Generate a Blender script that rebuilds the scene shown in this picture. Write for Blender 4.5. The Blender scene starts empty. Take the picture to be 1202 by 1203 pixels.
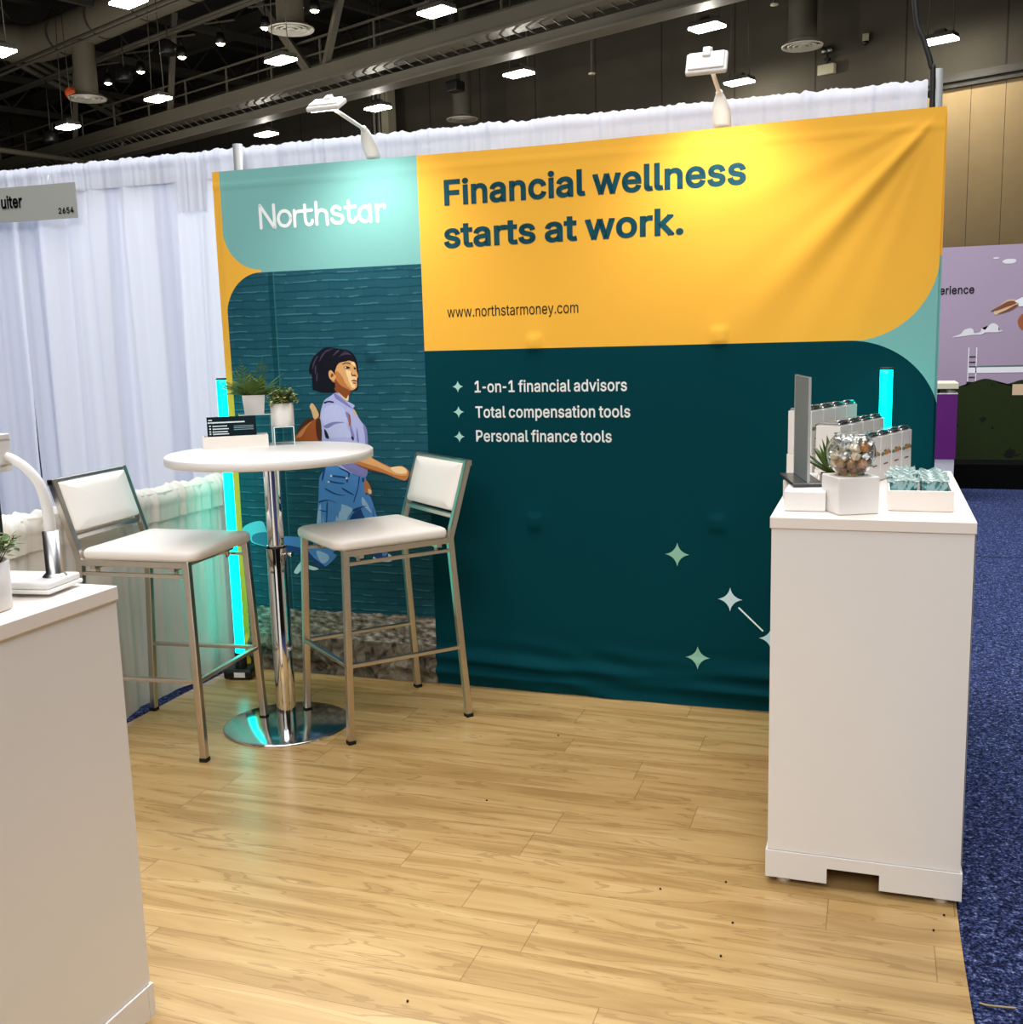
import bpy, bmesh, math, random
from mathutils import Vector, Matrix, Euler
from mathutils.geometry import tessellate_polygon

random.seed(7)
scene = bpy.context.scene
COL = scene.collection
PI = math.pi

# ------------------------------------------------------------------ camera
cam_d = bpy.data.cameras.new('camera'); cam = bpy.data.objects.new('camera', cam_d); COL.objects.link(cam)
cam_d.sensor_fit = 'HORIZONTAL'; cam_d.sensor_width = 36.0; cam_d.lens = 1245.37 / 1202 * 36.0
cam_d.clip_start = 0.05; cam_d.clip_end = 200
_r = (0.9458, 0.323638, -0.026868); _u = (-0.026643, 0.159784, 0.986792); _w = (-0.323656, 0.932592, -0.159746)
cam.matrix_world = Matrix(((_r[0], _u[0], -_w[0], 2.704785), (_r[1], _u[1], -_w[1], -4.035409),
                           (_r[2], _u[2], -_w[2], 1.450478), (0, 0, 0, 1)))
scene.camera = cam

# ------------------------------------------------------------------ world and exposure
world = bpy.data.worlds.new('world'); scene.world = world; world.use_nodes = True
world.node_tree.nodes['Background'].inputs[0].default_value = (0.9, 0.95, 1.0, 1)
world.node_tree.nodes['Background'].inputs[1].default_value = 0.15
vs = scene.view_settings
vs.view_transform = 'Standard'; vs.look = 'None'; vs.gamma = 1.0; vs.use_curve_mapping = False; vs.exposure = 0.0

def area_light(name, loc, target, power, sx, sy, col):
    d = bpy.data.lights.new(name, 'AREA'); d.shape = 'RECTANGLE'; d.size = sx; d.size_y = sy; d.energy = power; d.color = col
    o = bpy.data.objects.new(name, d); COL.objects.link(o); o.location = loc
    o.rotation_euler = (Vector(target) - Vector(loc)).to_track_quat('-Z', 'Y').to_euler()
    return o
# the rows of hall luminaires over the aisle, above and behind the photographer; the last is an added fill
area_light('hall_light_front', (1.6, -2.6, 7.9), (1.6, -2.2, 0), 480, 7, 5, (1.0, 0.985, 0.96))
area_light('hall_light_aisle', (2.6, -10.5, 7.5), (1.6, -1.0, 0.5), 720, 9, 4, (1.0, 0.985, 0.965))
area_light('hall_light_back', (0.6, 4.2, 7.9), (0.4, 2.0, 0.5), 1450, 9, 3, (0.88, 0.93, 1.0))
area_light('floor_bounce_fill', (-14.0, 14.0, 2.6), (-14.0, 14.0, 12.0), 2300, 30, 14, (1.0, 0.95, 0.84))  # added upward fill in place of light bounced off the hall floor

# ------------------------------------------------------------------ helpers
def lin(c):
    return tuple((v / 255 / 12.92) if v / 255 <= 0.04045 else ((v / 255 + 0.055) / 1.055) ** 2.4 for v in c)

def mat(name, col, rough=0.5, metal=0.0, noise=0.0, nscale=30.0, bump=0.0, spec=0.5, alpha=1.0, trans=0.0, ior=1.45, emit=None, estr=0.0, coat=0.0):
    """Procedural principled material; colour in sRGB 0-255, optionally varied by noise."""
    m = bpy.data.materials.new(name); m.use_nodes = True
    nt = m.node_tree; b = nt.nodes['Principled BSDF']
    c = lin(col) + (1,)
    b.inputs['Base Color'].default_value = c
    b.inputs['Roughness'].default_value = rough; b.inputs['Metallic'].default_value = metal
    b.inputs['Specular IOR Level'].default_value = spec
    b.inputs['Transmission Weight'].default_value = trans; b.inputs['IOR'].default_value = ior
    b.inputs['Coat Weight'].default_value = coat
    if alpha < 1: b.inputs['Alpha'].default_value = alpha
    if emit is not None:
        b.inputs['Emission Color'].default_value = lin(emit) + (1,); b.inputs['Emission Strength'].default_value = estr
    if noise > 0 or bump > 0:
        tc = nt.nodes.new('ShaderNodeTexCoord'); n = nt.nodes.new('ShaderNodeTexNoise'); n.inputs['Scale'].default_value = nscale
        n.inputs['Detail'].default_value = 4
        nt.links.new(tc.outputs['Object'], n.inputs['Vector'])
        if noise > 0:
            mx = nt.nodes.new('ShaderNodeMix'); mx.data_type = 'RGBA'
            mx.inputs[6].default_value = tuple(v * (1 - noise) for v in c[:3]) + (1,)
            mx.inputs[7].default_value = tuple(min(1, v * (1 + noise)) for v in c[:3]) + (1,)
            nt.links.new(n.outputs['Fac'], mx.inputs[0]); nt.links.new(mx.outputs[2], b.inputs['Base Color'])
        if bump > 0:
            bp = nt.nodes.new('ShaderNodeBump'); bp.inputs['Strength'].default_value = bump; bp.inputs['Distance'].default_value = 0.01
            nt.links.new(n.outputs['Fac'], bp.inputs['Height']); nt.links.new(bp.outputs[0], b.inputs['Normal'])
    return m

class NB:
    """Small node-building helper for one material."""
    def __init__(s, name):
        s.m = bpy.data.materials.new(name); s.m.use_nodes = True; s.nt = s.m.node_tree; s.b = s.nt.nodes['Principled BSDF']
        tc = s.nt.nodes.new('ShaderNodeTexCoord'); s.obj = tc.outputs['Object']
        sp = s.nt.nodes.new('ShaderNodeSeparateXYZ'); s.nt.links.new(s.obj, sp.inputs[0])
        s.x, s.y, s.z = sp.outputs
    def put(s, inp, v):
        if hasattr(v, 'is_output') or isinstance(v, bpy.types.NodeSocket): s.nt.links.new(v, inp)
        else: inp.default_value = v
    def M(s, op, a, b=0.0, c=None):
        n = s.nt.nodes.new('ShaderNodeMath'); n.operation = op
        s.put(n.inputs[0], a); s.put(n.inputs[1], b)
        if c is not None: s.put(n.inputs[2], c)
        return n.outputs[0]
    def inside(s, v, lo, hi):
        return s.M('MULTIPLY', s.M('GREATER_THAN', v, lo), s.M('LESS_THAN', v, hi))
    def rect(s, x0, x1, z0, z1):
        return s.M('MULTIPLY', s.inside(s.x, x0, x1), s.inside(s.z, z0, z1))
    def cut_corner(s, mask, cx, cz, r, sx, sz):
        """removes what lies outside the quarter circle around (cx, cz) in the corner facing (sx, sz)"""
        dx = s.M('SUBTRACT', s.x, cx); dz = s.M('SUBTRACT', s.z, cz)
        q = s.M('MULTIPLY', s.M('GREATER_THAN', s.M('MULTIPLY', dx, sx), 0.0), s.M('GREATER_THAN', s.M('MULTIPLY', dz, sz), 0.0))
        d2 = s.M('ADD', s.M('MULTIPLY', dx, dx), s.M('MULTIPLY', dz, dz))
        out = s.M('MULTIPLY', q, s.M('GREATER_THAN', d2, r * r))
        return s.M('MULTIPLY', mask, s.M('SUBTRACT', 1.0, out))
    def mix(s, f, a, b):
        n = s.nt.nodes.new('ShaderNodeMix'); n.data_type = 'RGBA'
        s.put(n.inputs[0], f); s.put(n.inputs[6], a); s.put(n.inputs[7], b)
        return n.outputs[2]
    def vec(s, x, y, z):
        n = s.nt.nodes.new('ShaderNodeCombineXYZ'); s.put(n.inputs[0], x); s.put(n.inputs[1], y); s.put(n.inputs[2], z); return n.outputs[0]
    def noise(s, scale, detail=4, vec=None, dist=0.0, out='Fac'):
        n = s.nt.nodes.new('ShaderNodeTexNoise'); n.inputs['Scale'].default_value = scale; n.inputs['Detail'].default_value = detail
        n.inputs['Distortion'].default_value = dist
        s.nt.links.new(vec if vec is not None else s.obj, n.inputs['Vector']); return n.outputs[out]
    def white(s, vec):
        n = s.nt.nodes.new('ShaderNodeTexWhiteNoise'); n.noise_dimensions = '3D'; s.nt.links.new(vec, n.inputs['Vector']); return n.outputs['Value']
    def ramp(s, f, stops):
        n = s.nt.nodes.new('ShaderNodeValToRGB'); s.put(n.inputs[0], f)
        e = n.color_ramp.elements
        while len(e) < len(stops): e.new(0.5)
        for k, (p, c) in enumerate(stops): e[k].position = p; e[k].color = c
        return n.outputs[0]
    def bump(s, h, strength=0.3, dist=0.01):
        n = s.nt.nodes.new('ShaderNodeBump'); n.inputs['Strength'].default_value = strength; n.inputs['Distance'].default_value = dist
        s.nt.links.new(h, n.inputs['Height']); s.nt.links.new(n.outputs[0], s.b.inputs['Normal'])
    def fin(s, col, rough=0.6, spec=0.5):
        s.put(s.b.inputs['Base Color'], col); s.put(s.b.inputs['Roughness'], rough); s.b.inputs['Specular IOR Level'].default_value = spec
        return s.m
def C4(*c): return lin(c) + (1,)

class MB:
    """Collects shapes in one bmesh and links them as one mesh object."""
    def __init__(s, T=None): s.bm = bmesh.new(); s.T = T; s.mi = 0
    def _in(s, b2, bevel=0.0, seg=2):
        if bevel > 0:
            bmesh.ops.bevel(b2, geom=list(b2.edges), offset=bevel, segments=seg, profile=0.5, affect='EDGES', clamp_overlap=True)
        vm = {}
        for v in b2.verts: vm[v] = s.bm.verts.new(v.co)
        for f in b2.faces:
            try:
                g = s.bm.faces.new([vm[v] for v in f.verts]); g.material_index = s.mi; g.smooth = f.smooth
            except ValueError: pass
        b2.free()
    def box(s, c, d, rot=None, bevel=0.0, seg=2):
        b2 = bmesh.new(); bmesh.ops.create_cube(b2, size=1.0)
        for v in b2.verts: v.co = Vector((v.co.x * d[0], v.co.y * d[1], v.co.z * d[2]))
        if bevel > 0:
            bmesh.ops.bevel(b2, geom=list(b2.edges), offset=bevel, segments=seg, profile=0.5, affect='EDGES', clamp_overlap=True); bevel = 0
        R = rot if isinstance(rot, Matrix) else (Euler(rot).to_matrix() if rot else Matrix.Identity(3))
        for v in b2.verts: v.co = R @ v.co + Vector(c)
        s._in(b2); return s
    def bx(s, x0, x1, y0, y1, z0, z1, bevel=0.0):
        return s.box(((x0 + x1) / 2, (y0 + y1) / 2, (z0 + z1) / 2), (x1 - x0, y1 - y0, z1 - z0), None, bevel)
    def bar(s, p0, p1, w, h, up=(0, 0, 1), bevel=0.0):
        """square bar from p0 to p1, w wide and h deep along up"""
        p0, p1 = Vector(p0), Vector(p1); d = p1 - p0; L = d.length; d.normalize(); u = Vector(up)
        sd = d.cross(u)
        if sd.length < 1e-5: sd = d.cross(Vector((1, 0, 0)))
        sd.normalize(); u = sd.cross(d).normalized()
        R = Matrix((sd, d, u)).transposed()
        return s.box((p0 + p1) / 2, (w, L, h), R, bevel)
    def tube(s, path, r, n=12, caps=True, closed=False):
        P = [Vector(p) for p in path]; k = len(P); rr = r if hasattr(r, '__len__') else [r] * k
        rings = []; prev = None
        for i in range(k):
            a = P[(i - 1) % k] if (i > 0 or closed) else P[i]; b = P[(i + 1) % k] if (i < k - 1 or closed) else P[i]
            t = (b - a).normalized()
            if prev is None:
                u = t.cross(Vector((0, 0, 1)));
                if u.length < 1e-3: u = t.cross(Vector((1, 0, 0)))
            else: u = prev - t * prev.dot(t)
            u.normalize(); prev = u; w = t.cross(u)
            rings.append([s.bm.verts.new(P[i] + (u * math.cos(2 * PI * q / n) + w * math.sin(2 * PI * q / n)) * rr[i]) for q in range(n)])
        for i in range(k if closed else k - 1):
            A, B = rings[i], rings[(i + 1) % k]
            for q in range(n):
                f = s.bm.faces.new((A[q], A[(q + 1) % n], B[(q + 1) % n], B[q])); f.smooth = True; f.material_index = s.mi
        if caps and not closed:
            for R_, rev in ((rings[0], True), (rings[-1], False)):
                f = s.bm.faces.new(list(reversed(R_)) if rev else R_); f.material_index = s.mi
        return s
    def cyl(s, p0, p1, r, n=24): return s.tube([p0, p1], r, n)
    def lathe(s, prof, c=(0, 0, 0), n=32, smooth=True):
        c = Vector(c); rings = []
        for (r, z) in prof:
            if r < 1e-6: rings.append([s.bm.verts.new(c + Vector((0, 0, z)))])
            else: rings.append([s.bm.verts.new(c + Vector((r * math.cos(2 * PI * q / n), r * math.sin(2 * PI * q / n), z))) for q in range(n)])
        for A, B in zip(rings, rings[1:]):
            for q in range(n):
                a0, a1 = A[q % len(A)], A[(q + 1) % len(A)]; b0, b1 = B[q % len(B)], B[(q + 1) % len(B)]
                vs_ = [a0, a1, b1, b0] if len(A) > 1 and len(B) > 1 else ([a0, b1, b0] if len(A) == 1 else [a0, a1, b0])
                if len(set(vs_)) < 3: continue
                try:
                    f = s.bm.faces.new(vs_); f.smooth = smooth; f.material_index = s.mi
                except ValueError: pass
        return s
    def poly(s, pts):
        f = s.bm.faces.new([s.bm.verts.new(p) for p in pts]); f.material_index = s.mi; return f
    def grid(s, fn, nu, nv, smooth=True):
        V = [[s.bm.verts.new(fn(i / nu, j / nv)) for j in range(nv + 1)] for i in range(nu + 1)]
        for i in range(nu):
            for j in range(nv):
                f = s.bm.faces.new((V[i][j], V[i + 1][j], V[i + 1][j + 1], V[i][j + 1])); f.smooth = smooth; f.material_index = s.mi
        return s
    def solid(s, pts, axis, d):
        """extrudes a flat outline by the vector d"""
        d = Vector(d); A = [s.bm.verts.new(p) for p in pts]; B = [s.bm.verts.new(Vector(p) + d) for p in pts]; n = len(A)
        fs = [s.bm.faces.new(A), s.bm.faces.new(list(reversed(B)))]
        for q in range(n): fs.append(s.bm.faces.new((A[q], B[q], B[(q + 1) % n], A[(q + 1) % n])))
        for f in fs: f.material_index = s.mi
        return s
    def leaf(s, p, d, L, w, droop=0.3, up=(0, 0, 1), fold=0.2):
        """one pointed leaf blade from p in direction d"""
        p = Vector(p); d = Vector(d).normalized(); sd = d.cross(Vector(up))
        if sd.length < 1e-3: sd = Vector((1, 0, 0))
        sd.normalize(); u = sd.cross(d)
        ts = (0, 0.3, 0.65, 1.0); ws = (0.15, 1.0, 0.8, 0.0); mid = []; l = []; r = []
        for t, q in zip(ts, ws):
            cpt = p + d * (L * t) - Vector((0, 0, droop * L * t * t))
            mid.append(s.bm.verts.new(cpt - u * (fold * w * q)))
            if q > 0: l.append(s.bm.verts.new(cpt - sd * (w * q / 2))); r.append(s.bm.verts.new(cpt + sd * (w * q / 2)))
        for i in range(2):
            for a, b in ((l, mid), (mid, r)):
                f = s.bm.faces.new((a[i], b[i], b[i + 1], a[i + 1])); f.smooth = True; f.material_index = s.mi
        for vv in ((l[2], mid[2], mid[3]), (mid[2], r[2], mid[3])):
            f = s.bm.faces.new(vv); f.smooth = True; f.material_index = s.mi
        return s
    def build(s, name, m, parent=None, loc=None, rotz=0.0, normals=True):
        me = bpy.data.meshes.new(name)
        if normals: bmesh.ops.recalc_face_normals(s.bm, faces=s.bm.faces[:])
        if s.T is not None: bmesh.ops.transform(s.bm, matrix=s.T, verts=s.bm.verts[:])
        s.bm.to_mesh(me); s.bm.free()
        for mm in (m if isinstance(m, (list, tuple)) else [m]): me.materials.append(mm)
        o = bpy.data.objects.new(name, me); COL.objects.link(o)
        if parent is not None: o.parent = parent
        if loc is not None: o.location = loc
        if rotz: o.rotation_euler = (0, 0, rotz)
        return o

def tag(o, label=None, cat=None, group=None, kind=None):
    if label: o['label'] = label
    if cat: o['category'] = cat
    if group: o['group'] = group
    if kind: o['kind'] = kind
    return o
def thing(name, label, cat, loc=(0, 0, 0), rotz=0.0, group=None):
    o = bpy.data.objects.new(name, None); COL.objects.link(o); o.empty_display_size = 0.1
    o.location = loc; o.rotation_euler = (0, 0, rotz)
    return tag(o, label, cat, group)
def dup(root, loc, rotz=None, label=None, group=None, scale=None):
    r = root.copy(); COL.objects.link(r); r.location = loc
    if rotz is not None: r.rotation_euler = (0, 0, rotz)
    if scale: r.scale = scale
    if label: r['label'] = label
    if group: r['group'] = group
    for ch in list(root.children):
        c = ch.copy(); COL.objects.link(c); c.parent = r
        for g in list(ch.children):
            d = g.copy(); COL.objects.link(d); d.parent = c
    return r

def put_text(mb, body, fn, x0, x1, base, cap, bold=0.0, track=0.0):
    """fits lettering between x0 and x1 on a baseline; cap = height of a capital letter, bold = thickening in thousandths of an em;
    fn maps (x, z) on the sign to a point"""
    shapes, pen = [], 0.0
    for ch in body:
        adv, loops = GLYPHS[ch]; loops = [[(l[i], l[i + 1]) for i in range(0, len(l), 2)] for l in loops]
        area = lambda l: sum(l[i - 1][0] * l[i][1] - l[i][0] * l[i - 1][1] for i in range(len(l)))
        big = max(loops, key=lambda l: abs(area(l))) if loops else None
        if big:
            sgn = 1 if area(big) > 0 else -1
            outer = [l for l in loops if area(l) * sgn > 0]; holes = [l for l in loops if area(l) * sgn < 0]
            for o in outer:
                xa, xb = min(p[0] for p in o), max(p[0] for p in o); ya, yb = min(p[1] for p in o), max(p[1] for p in o)
                hs = [h for h in holes if xa < h[0][0] < xb and ya < h[0][1] < yb]
                shapes.append([[Vector((p[0] + pen, p[1])) for p in l] for l in [o] + hs])
        pen += adv + track + bold * 0.9
    pts = [p for s_ in shapes for l in s_ for p in l]
    xa, xb = min(p.x for p in pts) - bold, max(p.x for p in pts) + bold; sx = (x1 - x0) / (xb - xa); sz = cap / (509.0 + 2 * bold)
    for s_ in shapes:
        flat = [p for l in s_ for p in l]
        vv = [mb.bm.verts.new(fn(x0 + (p.x - xa) * sx, base + (p.y + bold) * sz)) for p in flat]
        for tri in tessellate_polygon([[Vector((p.x, p.y, 0)) for p in l] for l in s_]):
            try: g = mb.bm.faces.new([vv[i] for i in tri]); g.material_index = mb.mi
            except ValueError: pass
        if bold <= 0: continue
        at = lambda p: mb.bm.verts.new(fn(x0 + (p.x - xa) * sx, base + (p.y + bold) * sz))
        for l in s_:                                    # thicken the strokes along every outline
            n = len(l); nr = [Vector(((l[(i + 1) % n] - l[i]).y, -(l[(i + 1) % n] - l[i]).x)).normalized() * bold for i in range(n)]
            for i in range(n):
                p, q, m = l[i], l[(i + 1) % n], nr[i]; m0 = nr[i - 1]
                for f in ((p + m, q + m, q - m, p - m), (p, p + m0, p + m), (p, p - m, p - m0)):
                    if m.dot(m0) > 0.999 * bold * bold and len(f) == 3: continue
                    g = mb.bm.faces.new([at(v) for v in f]); g.material_index = mb.mi
                cr = m0.x * m.y - m0.y * m.x
                if abs(cr) > 0.5 * bold * bold:           # square corners
                    for e in (1, -1):
                        c_ = p + (m0 + m) * e
                        g = mb.bm.faces.new([at(v) for v in (p, p + m0 * e, c_, p + m * e)]); g.material_index = mb.mi

def smooth_closed(pts, k=3):
    n = len(pts); out = []
    for i in range(n):
        p0, p1, p2, p3 = (Vector(pts[(i + j - 1) % n]) for j in range(4))
        for q in range(k):
            t = q / k
            out.append(0.5 * ((2 * p1) + (p2 - p0) * t + (2 * p0 - 5 * p1 + 4 * p2 - p3) * t * t + (3 * p1 - p0 - 3 * p2 + p3) * t ** 3))
    return out
def smooth_open(pts, k=5):
    n = len(pts); out = []
    for i in range(n - 1):
        p0 = Vector(pts[max(i - 1, 0)]); p1 = Vector(pts[i]); p2 = Vector(pts[i + 1]); p3 = Vector(pts[min(i + 2, n - 1)])
        for q in range(k):
            t = q / k
            out.append(0.5 * ((2 * p1) + (p2 - p0) * t + (2 * p0 - 5 * p1 + 4 * p2 - p3) * t * t + (3 * p1 - p0 - 3 * p2 + p3) * t ** 3))
    out.append(Vector(pts[-1])); return out

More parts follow.
